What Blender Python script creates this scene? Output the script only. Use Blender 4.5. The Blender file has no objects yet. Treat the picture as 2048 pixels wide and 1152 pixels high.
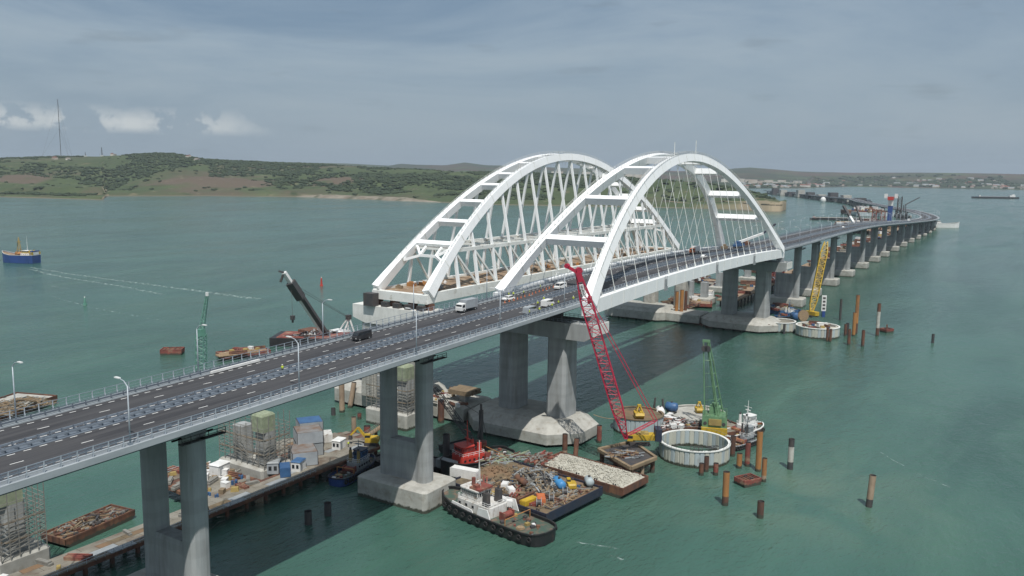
import bpy, bmesh, math, random
from mathutils import Vector, Matrix, noise
import numpy as np
S = bpy.context.scene
COL = S.collection
PI = math.pi
R = math.radians
rnd = random.Random(7)

# ------------------------------------------------------------------ camera
cam_d = bpy.data.cameras.new('camera'); cam = bpy.data.objects.new('camera', cam_d); COL.objects.link(cam)
CX, CY, CZ, YAW, PIT, ROL, FOC = -232.186, -117.465, 84.7406, 0.561695, -0.137309, 0.0123898, 1675.25
fw = Vector((math.cos(PIT)*math.cos(YAW), math.cos(PIT)*math.sin(YAW), math.sin(PIT)))
rt = Vector((math.sin(YAW), -math.cos(YAW), 0)); up = rt.cross(fw)
r2 = math.cos(ROL)*rt + math.sin(ROL)*up; u2 = -math.sin(ROL)*rt + math.cos(ROL)*up
m = Matrix((r2, u2, -fw)).transposed().to_4x4(); m.translation = Vector((CX, CY, CZ)); cam.matrix_world = m
cam_d.sensor_width = 36; cam_d.lens = FOC*36/2048; cam_d.clip_start = 1; cam_d.clip_end = 60000
S.camera = cam
S.render.resolution_x = 1024; S.render.resolution_y = 576
S.view_settings.view_transform = 'Standard'; S.view_settings.look = 'None'
S.view_settings.gamma = 1; S.view_settings.use_curve_mapping = False
S.view_settings.exposure = 0.38
# ------------------------------------------------------------------ light
SX, SY, SZ = -.40, -.36, 1.0
sel = math.atan2(SZ, math.hypot(SX, SY)); srot = math.atan2(SX, SY)
sun_d = bpy.data.lights.new('sun', 'SUN'); sun = bpy.data.objects.new('sun', sun_d); COL.objects.link(sun)
sun_d.energy = 3.4; sun_d.angle = R(.6); sun_d.color = (1, .965, .91)
sun.rotation_euler = Vector((SX, SY, SZ)).to_track_quat('Z', 'Y').to_euler(); sun.location = (0, 0, 300)
# ------------------------------------------------------------------ sky
W_ = bpy.data.worlds.new('World'); S.world = W_; W_.use_nodes = True
nt = W_.node_tree; N = nt.nodes; L = nt.links; N.clear()
def nd(t, **k):
    n = N.new(t)
    for a, b in k.items(): setattr(n, a, b)
    return n
out = nd('ShaderNodeOutputWorld'); bg = nd('ShaderNodeBackground'); bg.inputs[1].default_value = .1
sky = nd('ShaderNodeTexSky', sky_type='NISHITA', sun_disc=False, sun_elevation=sel, sun_rotation=srot, altitude=80, air_density=1.0, dust_density=2.5, ozone_density=1.5)
tc = nd('ShaderNodeTexCoord')
def vmap(scale, rot=(0, 0, 0), loc=(0, 0, 0)):
    mp = nd('ShaderNodeMapping'); mp.inputs['Scale'].default_value = scale; mp.inputs['Rotation'].default_value = rot; mp.inputs['Location'].default_value = loc
    L.new(tc.outputs['Generated'], mp.inputs[0]); return mp
def wnoise(mp, sc, det=6, rough=.55, dist=0):
    n = nd('ShaderNodeTexNoise'); n.inputs['Scale'].default_value = sc; n.inputs['Detail'].default_value = det; n.inputs['Roughness'].default_value = rough; n.inputs['Distortion'].default_value = dist
    L.new(mp.outputs[0], n.inputs['Vector']); return n
def wramp(src, stops):
    r_ = nd('ShaderNodeValToRGB'); e = r_.color_ramp.elements
    while len(e) < len(stops): e.new(.5)
    for k, (p, c) in enumerate(stops): e[k].position = p; e[k].color = (*c, 1) if len(c) == 3 else c
    L.new(src, r_.inputs[0]); return r_
def wmix(f, a, b):
    x = nd('ShaderNodeMix', data_type='RGBA'); 
    if isinstance(f, float): x.inputs[0].default_value = f
    else: L.new(f, x.inputs[0])
    for i, v in ((6, a), (7, b)):
        if isinstance(v, tuple): x.inputs[i].default_value = (*v, 1)
        else: L.new(v, x.inputs[i])
    return x.outputs[2]
# thin overcast veil: soft grey-blue, brighter to the middle, streaked like high cloud
veil = wnoise(vmap((1, 1, 4.2), loc=(.3, .1, 0)), 2.0, 8, .6, .7)
vr = wramp(veil.outputs[0], [(.3, (1.32, 1.95, 2.68)), (.46, (2.15, 2.76, 3.35)), (.66, (3.05, 3.55, 3.9))])
m1 = wmix(.8, sky.outputs[0], vr.outputs[0])
# height of the view direction above the horizon
sep = nd('ShaderNodeSeparateXYZ'); L.new(tc.outputs['Generated'], sep.inputs[0])
low = wramp(sep.outputs[2], [(0.0, (1, 1, 1)), (.05, (.75,)*3), (.16, (0, 0, 0))])
m1b = wmix(low.outputs[0], m1, (2.30, 2.95, 3.55))
m1c = wmix(.35, m1b, m1)
# small cumulus low over the land
cu = wnoise(vmap((1, 1, 1.15), loc=(.05, .42, .1)), 30, 10, .56)
cur = wramp(cu.outputs[0], [(.475, (0, 0, 0)), (.53, (.7,)*3), (.64, (1, 1, 1))])
band = wramp(sep.outputs[2], [(.036, (0, 0, 0)), (.042, (1, 1, 1)), (.050, (.95,)*3), (.066, (0, 0, 0))])
at2 = nd('ShaderNodeMath', operation='ARCTAN2'); L.new(sep.outputs[1], at2.inputs[0]); L.new(sep.outputs[0], at2.inputs[1])
sb_ = nd('ShaderNodeMath', operation='MULTIPLY_ADD'); L.new(at2.outputs[0], sb_.inputs[0]); sb_.inputs[1].default_value = 3; sb_.inputs[2].default_value = -R(3*58.5)
cs_ = nd('ShaderNodeMath', operation='COSINE'); L.new(sb_.outputs[0], cs_.inputs[0])
bigr = wramp(cs_.outputs[0], [(.84, (0, 0, 0)), (.95, (1, 1, 1))])
mul = nd('ShaderNodeMath', operation='MULTIPLY'); L.new(cur.outputs[0], mul.inputs[0]); L.new(band.outputs[0], mul.inputs[1])
mul2 = nd('ShaderNodeMath', operation='MULTIPLY'); L.new(mul.outputs[0], mul2.inputs[0]); L.new(bigr.outputs[0], mul2.inputs[1])
mul3 = nd('ShaderNodeMath', operation='MULTIPLY'); L.new(mul2.outputs[0], mul3.inputs[0]); mul3.inputs[1].default_value = .8
m2 = wmix(mul3.outputs[0], m1c, (5.4, 5.6, 5.5))
# thin darker scraps
dk = wnoise(vmap((1, 1, 5), loc=(.9, .3, .7)), 9, 4, .5)
dkr = wramp(dk.outputs[0], [(.60, (0, 0, 0)), (.78, (.45,)*3)])
m3 = wmix(dkr.outputs[0], m2, (1.35, 1.75, 2.05))
L.new(m3, bg.inputs[0]); L.new(bg.outputs[0], out.inputs[0])

# ------------------------------------------------------------------ materials
MATS = {}
def mat(name, c1, c2=None, rough=.6, metal=0, scale=.5, stretch=(1, 1, 1), lo=.35, hi=.65, bump=0, bscale=8, c3=None, s3=.1, lo3=.5, hi3=.6, spec=.5, bdist=.05):
    M = bpy.data.materials.new(name); M.use_nodes = True; t = M.node_tree; n_ = t.nodes; l_ = t.links
    b = n_['Principled BSDF']; b.inputs['Roughness'].default_value = rough; b.inputs['Metallic'].default_value = metal
    b.inputs['Specular IOR Level'].default_value = spec
    g = n_.new('ShaderNodeNewGeometry'); mp = n_.new('ShaderNodeMapping'); mp.inputs['Scale'].default_value = stretch; l_.new(g.outputs['Position'], mp.inputs[0])
    def nz(sc, det=6, src=mp):
        x = n_.new('ShaderNodeTexNoise'); x.inputs['Scale'].default_value = sc; x.inputs['Detail'].default_value = det; x.inputs['Roughness'].default_value = .6; l_.new(src.outputs[0], x.inputs['Vector']); return x
    def rp(x, a, c):
        y = n_.new('ShaderNodeMapRange'); y.inputs[1].default_value = a; y.inputs[2].default_value = c; l_.new(x.outputs[0], y.inputs[0]); return y
    if c2 is None: c2 = tuple(v*.82 for v in c1)
    mx = n_.new('ShaderNodeMix'); mx.data_type = 'RGBA'; mx.inputs[6].default_value = (*c1, 1); mx.inputs[7].default_value = (*c2, 1)
    l_.new(rp(nz(scale), lo, hi).outputs[0], mx.inputs[0]); o = mx.outputs[2]
    if c3:
        m3 = n_.new('ShaderNodeMix'); m3.data_type = 'RGBA'; l_.new(o, m3.inputs[6]); m3.inputs[7].default_value = (*c3, 1)
        l_.new(rp(nz(s3, 8), lo3, hi3).outputs[0], m3.inputs[0]); o = m3.outputs[2]
    if name.startswith('concrete'):
        zm = n_.new('ShaderNodeMapping'); zm.inputs['Scale'].default_value = (.015, .015, 1); l_.new(g.outputs['Position'], zm.inputs[0])
        pl = n_.new('ShaderNodeMix'); pl.data_type = 'RGBA'; l_.new(rp(nz(.33, 1, zm), .35, .65).outputs[0], pl.inputs[0]); pl.blend_type = 'MULTIPLY'
        pl2 = n_.new('ShaderNodeMix'); pl2.data_type = 'RGBA'; l_.new(rp(nz(.33, 0, zm), .5, .53).outputs[0], pl2.inputs[0]); l_.new(o, pl2.inputs[6]); pl2.blend_type = 'MULTIPLY'; pl2.inputs[7].default_value = (.94, .94, .935, 1)
        l_.new(pl2.outputs[2], pl.inputs[6]); pl.inputs[7].default_value = (.93, .93, .925, 1); o = pl.outputs[2]
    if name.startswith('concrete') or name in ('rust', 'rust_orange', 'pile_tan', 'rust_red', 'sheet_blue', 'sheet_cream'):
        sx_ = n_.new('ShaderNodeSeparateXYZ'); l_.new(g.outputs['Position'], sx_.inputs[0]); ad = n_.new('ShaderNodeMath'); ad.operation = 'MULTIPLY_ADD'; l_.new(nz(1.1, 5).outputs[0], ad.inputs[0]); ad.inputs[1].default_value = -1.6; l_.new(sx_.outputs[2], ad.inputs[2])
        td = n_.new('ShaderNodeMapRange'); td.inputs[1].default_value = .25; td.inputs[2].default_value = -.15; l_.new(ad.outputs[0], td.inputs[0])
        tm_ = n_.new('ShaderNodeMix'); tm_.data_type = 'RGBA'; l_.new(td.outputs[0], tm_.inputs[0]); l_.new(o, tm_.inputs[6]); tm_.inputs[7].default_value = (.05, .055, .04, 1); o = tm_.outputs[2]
    l_.new(o, b.inputs['Base Color'])
    if bump:
        bp = n_.new('ShaderNodeBump'); bp.inputs['Strength'].default_value = bump; bp.inputs['Distance'].default_value = bdist
        l_.new(nz(bscale, 4).outputs[0], bp.inputs['Height']); l_.new(bp.outputs[0], b.inputs['Normal'])
    MATS[name] = M; return M
mat('asphalt', (.036, .036, .040), (.058, .057, .060), .85, scale=.5, stretch=(.06, 1.6, 1), bump=.2, bscale=30, c3=(.030, .030, .034), s3=.3, lo3=.55, hi3=.6)
mat('road_paint', (.78, .78, .76), (.6, .6, .59), .6, scale=1.2)
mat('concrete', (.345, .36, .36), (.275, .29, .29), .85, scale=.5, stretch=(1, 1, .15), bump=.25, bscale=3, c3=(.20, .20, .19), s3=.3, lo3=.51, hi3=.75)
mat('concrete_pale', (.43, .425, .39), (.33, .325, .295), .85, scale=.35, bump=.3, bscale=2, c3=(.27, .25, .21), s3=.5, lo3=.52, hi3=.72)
mat('pile_white', (.5, .5, .46), (.36, .34, .3), .8, scale=.6)
mat('concrete_white', (.72, .72, .69), (.6, .6, .57), .8, scale=.6, stretch=(1, 1, .3))
mat('white_steel', (.86, .87, .87), (.80, .81, .81), .38, scale=.12, stretch=(1, 1, .5), c3=(.7, .71, .70), s3=.6, lo3=.6, hi3=.78)
mat('white_steel_weathered', (.76, .77, .74), (.66, .67, .64), .5, scale=.2, c3=(.42, .40, .34), s3=.5, lo3=.55, hi3=.75)
mat('galvanised', (.26, .30, .345), (.19, .225, .265), .5, .2, scale=.8)
mat('galvanised_dark', (.17, .20, .235), (.12, .145, .18), .55, .2, scale=.8)
mat('deck_edge', (.36, .39, .41), (.28, .31, .33), .7, scale=.4, stretch=(.3, 1, 1))
mat('girder_blue', (.10, .125, .15), (.075, .095, .12), .5, scale=.2)
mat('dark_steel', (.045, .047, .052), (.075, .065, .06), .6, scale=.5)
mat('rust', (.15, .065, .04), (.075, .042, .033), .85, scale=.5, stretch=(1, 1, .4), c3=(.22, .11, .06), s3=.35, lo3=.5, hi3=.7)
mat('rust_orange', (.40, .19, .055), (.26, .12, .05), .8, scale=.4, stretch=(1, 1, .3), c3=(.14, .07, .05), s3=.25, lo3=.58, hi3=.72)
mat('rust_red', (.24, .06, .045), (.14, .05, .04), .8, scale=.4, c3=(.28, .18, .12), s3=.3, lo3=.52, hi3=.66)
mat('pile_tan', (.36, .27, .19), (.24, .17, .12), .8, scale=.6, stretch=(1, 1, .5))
mat('crane_red', (.44, .02, .055), (.33, .018, .045), .5, scale=.3)
mat('crane_green', (.15, .28, .15), (.09, .18, .10), .5, scale=.4, c3=(.15, .15, .09), s3=.5, lo3=.6, hi3=.7)
mat('mast_green', (.13, .30, .23), (.09, .22, .17), .5, scale=.5)
mat('yellow', (.52, .35, .03), (.38, .25, .03), .5, scale=.4, c3=(.2, .12, .04), s3=.6, lo3=.6, hi3=.72)
mat('yellow_dull', (.36, .27, .09), (.25, .18, .07), .6, scale=.4)
mat('blue', (.045, .12, .25), (.035, .085, .19), .5, scale=.5)
mat('blue_bright', (.06, .26, .52), (.05, .2, .42), .5, scale=.5)
mat('navy_hull', (.022, .030, .055), (.035, .035, .05), .5, scale=.25, c3=(.09, .05, .04), s3=.35, lo3=.6, hi3=.7)
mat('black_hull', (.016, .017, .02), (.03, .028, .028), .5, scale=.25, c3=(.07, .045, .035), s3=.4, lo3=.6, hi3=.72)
mat('ship_blue', (.03, .07, .24), (.025, .06, .18), .45, scale=.15)
mat('red_paint', (.50, .045, .03), (.38, .035, .025), .5, scale=.6)
mat('orange_paint', (.52, .16, .06), (.42, .12, .05), .5, scale=.6)
mat('timber', (.25, .19, .12), (.17, .125, .08), .85, scale=.7, stretch=(.3, 1, 1))
mat('platform_deck', (.24, .225, .19), (.17, .155, .125), .9, scale=.2, bump=.3, bscale=2, c3=(.13, .10, .075), s3=.12, lo3=.52, hi3=.64)
mat('work_deck', (.29, .20, .125), (.19, .13, .085), .9, scale=.3, c3=(.32, .28, .22), s3=.4, lo3=.55, hi3=.65)
mat('rubble', (.50, .49, .42), (.40, .385, .33), .95, scale=1.2, bump=.8, bscale=2.5, bdist=.4, c3=(.30, .28, .23), s3=.9, lo3=.52, hi3=.66)
mat('earth', (.16, .125, .075), (.095, .075, .05), .95, scale=.5, c3=(.19, .12, .07), s3=.15, lo3=.45, hi3=.6)
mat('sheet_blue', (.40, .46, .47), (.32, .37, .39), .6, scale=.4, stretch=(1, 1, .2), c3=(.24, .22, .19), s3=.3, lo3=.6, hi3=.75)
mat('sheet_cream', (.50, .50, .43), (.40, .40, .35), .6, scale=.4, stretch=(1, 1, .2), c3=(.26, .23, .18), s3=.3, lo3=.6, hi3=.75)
mat('white_paint', (.75, .75, .74), (.62, .62, .60), .45, scale=.4, c3=(.35, .3, .25), s3=.7, lo3=.62, hi3=.75)
mat('grey_paint', (.30, .32, .33), (.23, .25, .26), .55, scale=.5)
mat('cabin_grey', (.34, .37, .39), (.27, .29, .31), .6, scale=.5)
mat('white_worn', (.62, .62, .60), (.48, .47, .44), .5, scale=.8, stretch=(1, 1, .4), c3=(.26, .2, .15), s3=1.1, lo3=.54, hi3=.7)
mat('glass', (.02, .025, .03), (.03, .035, .04), .15, scale=1)
mat('tyre', (.02, .02, .02), (.03, .03, .03), .9)
mat('deck_green', (.05, .09, .07), (.08, .09, .07), .7, scale=.6, c3=(.16, .11, .08), s3=.6, lo3=.5, hi3=.65)
mat('rope_tan', (.30, .22, .13), (.2, .14, .09), .9, scale=2)
mat('net_green', (.30, .34, .23), (.20, .235, .16), .8, scale=.8)
mat('galv_light', (.42, .46, .50), (.34, .38, .42), .5, .1, scale=.8)
mat('scaffold', (.24, .235, .21), (.17, .165, .15), .7, scale=.8)
mat('hi_vis', (.55, .65, .05), (.45, .55, .05), .8)
mat('skin', (.45, .28, .2), None, .6)
mat('cloth_dark', (.03, .035, .05), None, .9)
mat('roof_brown', (.15, .10, .07), (.2, .2, .2), .8, scale=.4)
mat('house_wall', (.55, .53, .48), (.42, .36, .3), .8, scale=.01)

# sea
def sea_mat():
    M = bpy.data.materials.new('sea_water'); M.use_nodes = True; t = M.node_tree; n_ = t.nodes; l_ = t.links
    b = n_['Principled BSDF']; b.inputs['Roughness'].default_value = .16; b.inputs['IOR'].default_value = 1.333
    g = n_.new('ShaderNodeNewGeometry')
    def nz(sc, det, stretch=(1, 1, 1), rot=0, dist=0, rough=.55):
        mp = n_.new('ShaderNodeMapping'); mp.inputs['Scale'].default_value = stretch; mp.inputs['Rotation'].default_value = (0, 0, rot); l_.new(g.outputs['Position'], mp.inputs[0])
        x = n_.new('ShaderNodeTexNoise'); x.inputs['Scale'].default_value = sc; x.inputs['Detail'].default_value = det; x.inputs['Distortion'].default_value = dist; x.inputs['Roughness'].default_value = rough; l_.new(mp.outputs[0], x.inputs['Vector']); return x
    def mr(x, a, c, o0=0, o1=1):
        y = n_.new('ShaderNodeMapRange'); y.inputs[1].default_value = a; y.inputs[2].default_value = c; y.inputs[3].default_value = o0; y.inputs[4].default_value = o1; l_.new(x, y.inputs[0]); return y.outputs[0]
    def mix(f, a, c):
        x = n_.new('ShaderNodeMix'); x.data_type = 'RGBA'; l_.new(f, x.inputs[0])
        for i, v in ((6, a), (7, c)):
            if isinstance(v, tuple): x.inputs[i].default_value = (*v, 1)
            else: l_.new(v, x.inputs[i])
        return x.outputs[2]
    # turbid green water in drifting patches
    c = mix(mr(nz(.006, 5, (1, 1.8, 1), .6, 1).outputs[0], .38, .66), (.032, .082, .062), (.048, .114, .090))
    c = mix(mr(nz(.02, 5, (.5, 1.6, 1), .9, .8).outputs[0], .45, .75), c, (.058, .128, .094))
    # silt stirred up round the pile driving, and the deeper blue channel far off
    def blob(x0, y0, rad, soft):
        d = n_.new('ShaderNodeVectorMath'); d.operation = 'DISTANCE'; l_.new(g.outputs['Position'], d.inputs[0]); d.inputs[1].default_value = (x0, y0, 0)
        return mr(d.outputs['Value'], rad+soft, rad)
    sn = mr(nz(.035, 5, (1, 1, 1), 0, 1).outputs[0], .38, .6)
    def mulm(a, b_, k=1.):
        x = n_.new('ShaderNodeMath'); x.operation = 'MULTIPLY'; l_.new(a, x.inputs[0]); l_.new(b_, x.inputs[1])
        y = n_.new('ShaderNodeMath'); y.operation = 'MULTIPLY'; l_.new(x.outputs[0], y.inputs[0]); y.inputs[1].default_value = k; return y.outputs[0]
    c = mix(mulm(blob(-2, -62, 12, 42), sn, .5), c, (.115, .165, .115))
    fl = mr(nz(.22, 9, (.35, 1.5, 1), .95, .4, .62).outputs[0], .715, .76); fp = mr(nz(.012, 3).outputs[0], .45, .6)
    c = mix(mulm(fl, fp, .8), c, (.42, .48, .46))
    l_.new(c, b.inputs['Base Color'])
    # ripples: three sizes, crests across the wind
    h1 = nz(.9, 5, (.55, 1.25, 1), .95, .3); h2 = nz(.16, 4, (.6, 1.3, 1), .75, .3); h3 = nz(.03, 3, (.6, 1.2, 1), .8)
    b1 = n_.new('ShaderNodeBump'); b1.inputs['Strength'].default_value = .8; b1.inputs['Distance'].default_value = .30; l_.new(h1.outputs[0], b1.inputs['Height'])
    b2 = n_.new('ShaderNodeBump'); b2.inputs['Strength'].default_value = .75; b2.inputs['Distance'].default_value = .9; l_.new(h2.outputs[0], b2.inputs['Height']); l_.new(b1.outputs[0], b2.inputs['Normal'])
    l_.new(mr(nz(.009, 4, (.3, 1.6, 1), .95, 1.2).outputs[0], .4, .62, .11, .21), b.inputs['Roughness'])
    l_.new(b2.outputs[0], b.inputs['Normal'])
    MATS['sea_water'] = M
sea_mat()
MOUNDS = [(52.2, 3050, 170), (50.4, 3000, 130), (44.2, 3000, 90), (62.8, 3300, 100)]     # bare brown knolls: bearing, distance, radius
def land_mat(name, far=False):
    M = bpy.data.materials.new(name); M.use_nodes = True; t = M.node_tree; n_ = t.nodes; l_ = t.links
    b = n_['Principled BSDF']; b.inputs['Roughness'].default_value = .95; b.inputs['Specular IOR Level'].default_value = .1
    g = n_.new('ShaderNodeNewGeometry')
    def nz(sc, det=8, rough=.6):
        x = n_.new('ShaderNodeTexNoise'); x.inputs['Scale'].default_value = sc; x.inputs['Detail'].default_value = det; x.inputs['Roughness'].default_value = rough; l_.new(g.outputs['Position'], x.inputs['Vector']); return x.outputs[0]
    def mr(x, a, c):
        y = n_.new('ShaderNodeMapRange'); y.inputs[1].default_value = a; y.inputs[2].default_value = c; l_.new(x, y.inputs[0]); return y.outputs[0]
    def mix(f, a, c):
        x = n_.new('ShaderNodeMix'); x.data_type = 'RGBA'; l_.new(f, x.inputs[0])
        for i, v in ((6, a), (7, c)):
            if isinstance(v, tuple): x.inputs[i].default_value = (*v, 1)
            else: l_.new(v, x.inputs[i])
        return x.outputs[2]
    k = .4 if far else 1
    F1, F2 = ((.044, .056, .036), (.098, .060, .048)) if far else ((.062, .084, .042), (.100, .084, .060))
    c = mix(mr(nz(.0022*k), .44 if far else .51, .60 if far else .68), F1, F2)
    c = mix(mr(nz(.006*k), .50, .62), c, (.080, .104, .050))
    c = mix(mr(nz(.012*k), .55, .68), c, (.036, .05, .026))
    c = mix(mr(nz(.03*k), .64, .72), c, (.13, .125, .075))
    sp = n_.new('ShaderNodeSeparateXYZ'); l_.new(g.outputs['Normal'], sp.inputs[0])
    if not far:
        def spot(x0, y0, r0, r1):
            d = n_.new('ShaderNodeVectorMath'); d.operation = 'DISTANCE'; l_.new(g.outputs['Position'], d.inputs[0]); d.inputs[1].default_value = (x0, y0, 60)
            q = n_.new('ShaderNodeMath'); q.operation = 'MULTIPLY_ADD'; l_.new(nz(.01, 6), q.inputs[0]); q.inputs[1].default_value = 320; l_.new(d.outputs['Value'], q.inputs[2]); return mr(q.outputs[0], r1+160, r0+160)
        for a_, r_, sz in MOUNDS: c = mix(spot(CX+r_*math.cos(R(a_)), CY+r_*math.sin(R(a_)), sz*.7, sz*1.25), c, (.11, .088, .066))
        c = mix(mr(nz(.022), .60, .70), c, (.17, .15, .10))
        c = mix(mr(sp.outputs[2], .90, .72), c, (.27, .225, .155))
        s2 = n_.new('ShaderNodeSeparateXYZ'); l_.new(g.outputs['Position'], s2.inputs[0])
        c = mix(mr(s2.outputs[2], 2.2, .8), c, (.15, .13, .10))
    l_.new(c, b.inputs['Base Color']); MATS[name] = M
land_mat('headland_ground'); land_mat('far_ground', True)

# ------------------------------------------------------------------ mesh helpers
XF = {}
class MB:
    def __init__(s): s.V = []; s.F = []; s.I = []; s.mi = 0
    def add(s, vs, fs):
        o = len(s.V); s.V += [tuple(v) for v in vs]; s.F += [tuple(i+o for i in f) for f in fs]; s.I += [s.mi]*len(fs)
    def box(s, x, y, z, a, b, c, rz=0, taper=1):     # centre x,y ; base z ; sizes
        ca, sa = math.cos(rz), math.sin(rz); vs = []
        for k, t in ((0, 1), (c, taper)):
            for i, j in ((-1, -1), (1, -1), (1, 1), (-1, 1)):
                u, v = i*a/2*t, j*b/2*t; vs.append((x+u*ca-v*sa, y+u*sa+v*ca, z+k))
        s.add(vs, [(3, 2, 1, 0), (4, 5, 6, 7), (0, 1, 5, 4), (1, 2, 6, 5), (2, 3, 7, 6), (3, 0, 4, 7)]); return s
    def beam(s, p, q, w, h=None, upv=(0, 0, 1)):
        h = h or w; p = Vector(p); q = Vector(q); d = (q-p).normalized(); u = Vector(upv)
        l = d.cross(u)
        if l.length < 1e-3: l = d.cross(Vector((1, 0, 0)))
        l.normalize(); u = l.cross(d).normalized(); vs = []
        for c in (p, q):
            for i, j in ((-1, -1), (1, -1), (1, 1), (-1, 1)): vs.append(c+l*(i*w/2)+u*(j*h/2))
        s.add(vs, [(3, 2, 1, 0), (4, 5, 6, 7), (0, 1, 5, 4), (1, 2, 6, 5), (2, 3, 7, 6), (3, 0, 4, 7)]); return s
    def cyl(s, p, q, r, r1=None, n=10, caps=True):
        r1 = r if r1 is None else r1; p = Vector(p); q = Vector(q); d = (q-p).normalized()
        a = d.cross(Vector((0, 0, 1)))
        if a.length < 1e-3: a = Vector((1, 0, 0))
        a.normalize(); b = d.cross(a); vs = []
        for c, rr in ((p, r), (q, r1)):
            for k in range(n): t = 2*PI*k/n; vs.append(c+a*(rr*math.cos(t))+b*(rr*math.sin(t)))
        fs = [(k, (k+1) % n, n+(k+1) % n, n+k) for k in range(n)]
        if caps: fs += [tuple(range(n-1, -1, -1)), tuple(range(n, 2*n))]
        s.add(vs, fs); return s
    def loft(s, loops, closed=True, caps=True):
        n = len(loops[0]); o = [v for l in loops for v in l]; fs = []
        for k in range(len(loops)-1):
            for i in range(n if closed else n-1):
                j = (i+1) % n; fs.append((k*n+i, k*n+j, (k+1)*n+j, (k+1)*n+i))
        if caps: fs += [tuple(range(n-1, -1, -1)), tuple(range((len(loops)-1)*n, len(loops)*n))]
        s.add(o, fs); return s
    def prism(s, poly, z0, z1, inset=None, z2=None):
        l = [[(x, y, z0) for x, y in poly], [(x, y, z1) for x, y in poly]]
        if inset:
            cx = sum(p[0] for p in poly)/len(poly); cy = sum(p[1] for p in poly)/len(poly)
            ex = max(abs(p[0]-cx) for p in poly); ey = max(abs(p[1]-cy) for p in poly)
            l.append([(cx+(x-cx)*(1-inset/ex), cy+(y-cy)*(1-inset/ey), z2) for x, y in poly])
        return s.loft(l)
    def ico(s, c, r, sx=1, sy=1, sz=1, jit=.15, rg=rnd):
        t = 1.618; b = [(-1, t, 0), (1, t, 0), (-1, -t, 0), (1, -t, 0), (0, -1, t), (0, 1, t), (0, -1, -t), (0, 1, -t), (t, 0, -1), (t, 0, 1), (-t, 0, -1), (-t, 0, 1)]
        f = [(0, 11, 5), (0, 5, 1), (0, 1, 7), (0, 7, 10), (0, 10, 11), (1, 5, 9), (5, 11, 4), (11, 10, 2), (10, 7, 6), (7, 1, 8), (3, 9, 4), (3, 4, 2), (3, 2, 6), (3, 6, 8), (3, 8, 9), (4, 9, 5), (2, 4, 11), (6, 2, 10), (8, 6, 7), (9, 8, 1)]
        vs = []
        for v in b:
            k = r/1.9*(1+rg.uniform(-jit, jit)); vs.append((c[0]+v[0]*k*sx, c[1]+v[1]*k*sy, c[2]+v[2]*k*sz))
        s.add(vs, f); return s
    def mesh(s, name, mts, root=None, smooth=False):
        V = s.V
        if root is not None:
            lc, rz = XF[root]; ca, sa = math.cos(-rz), math.sin(-rz)
            V = [((x-lc[0])*ca-(y-lc[1])*sa, (x-lc[0])*sa+(y-lc[1])*ca, z-lc[2]) for x, y, z in V]
        me = bpy.data.meshes.new(name); me.from_pydata(V, [], s.F)
        for k in (mts if isinstance(mts, (list, tuple)) else [mts]): me.materials.append(MATS[k])
        if len(set(s.I)) > 1: me.polygons.foreach_set('material_index', s.I)
        if smooth: me.polygons.foreach_set('use_smooth', [True]*len(me.polygons))
        me.update(); return me
def tag(o, label=None, cat=None, group=None, kind=None):
    for k, v in (('label', label), ('category', cat), ('group', group), ('kind', kind)):
        if v: o[k] = v
    return o
def thing(name, label, cat, loc=(0, 0, 0), rz=0, group=None):
    o = bpy.data.objects.new(name, None); o.empty_display_size = .1; o.location = loc; o.rotation_euler = (0, 0, rz); COL.objects.link(o)
    XF[o] = (tuple(loc), rz); return tag(o, label, cat, group)
def part(name, mb, m, parent=None, smooth=False, label=None, kind=None):    # vertices given in world space
    o = bpy.data.objects.new(name, mb.mesh(name, m, parent, smooth)); COL.objects.link(o)
    if parent is not None: o.parent = parent; XF[o] = XF[parent]
    return tag(o, label, kind=kind)
def single(name, mb, m, label, cat, group=None, smooth=False, kind=None, at=None):
    me = mb.mesh(name, m, None, smooth)      # with at: vertices are local to that point
    o = bpy.data.objects.new(name, me); COL.objects.link(o)
    if at: o.location = at
    return tag(o, label, cat, group, kind)
def inst(name, me, parent, loc, rz=0, rot=None, scale=None):                # shares mesh data; loc in world space
    o = bpy.data.objects.new(name, me); COL.objects.link(o); lc, r0 = XF[parent]; ca, sa = math.cos(-r0), math.sin(-r0)
    dx, dy = loc[0]-lc[0], loc[1]-lc[1]; o.parent = parent; o.location = (dx*ca-dy*sa, dx*sa+dy*ca, loc[2]-lc[2])
    o.rotation_euler = rot if rot else (0, 0, rz-r0)
    if scale: o.scale = scale
    XF[o] = XF[parent]; return o
def kids(o): return [c for c in COL.objects if c.parent == o]
def tree_copy(root, loc, rz, label=None, group=None, scale=None, _k=None):
    if root not in KC: KC[root] = [(c, kids(c)) for c in kids(root)]
    r_ = root.copy(); COL.objects.link(r_); r_.location = loc; r_.rotation_euler = (0, 0, rz)
    if scale: r_.scale = (scale,)*3
    if label: r_['label'] = label
    if group: r_['group'] = group
    for c, gs in KC[root]:
        d = c.copy(); COL.objects.link(d); d.parent = r_
        for g in gs: e = g.copy(); COL.objects.link(e); e.parent = d
    return r_
KC = {}
def lerp(a, b, t): return tuple(a[i]+(b[i]-a[i])*t for i in range(len(a)))
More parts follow.
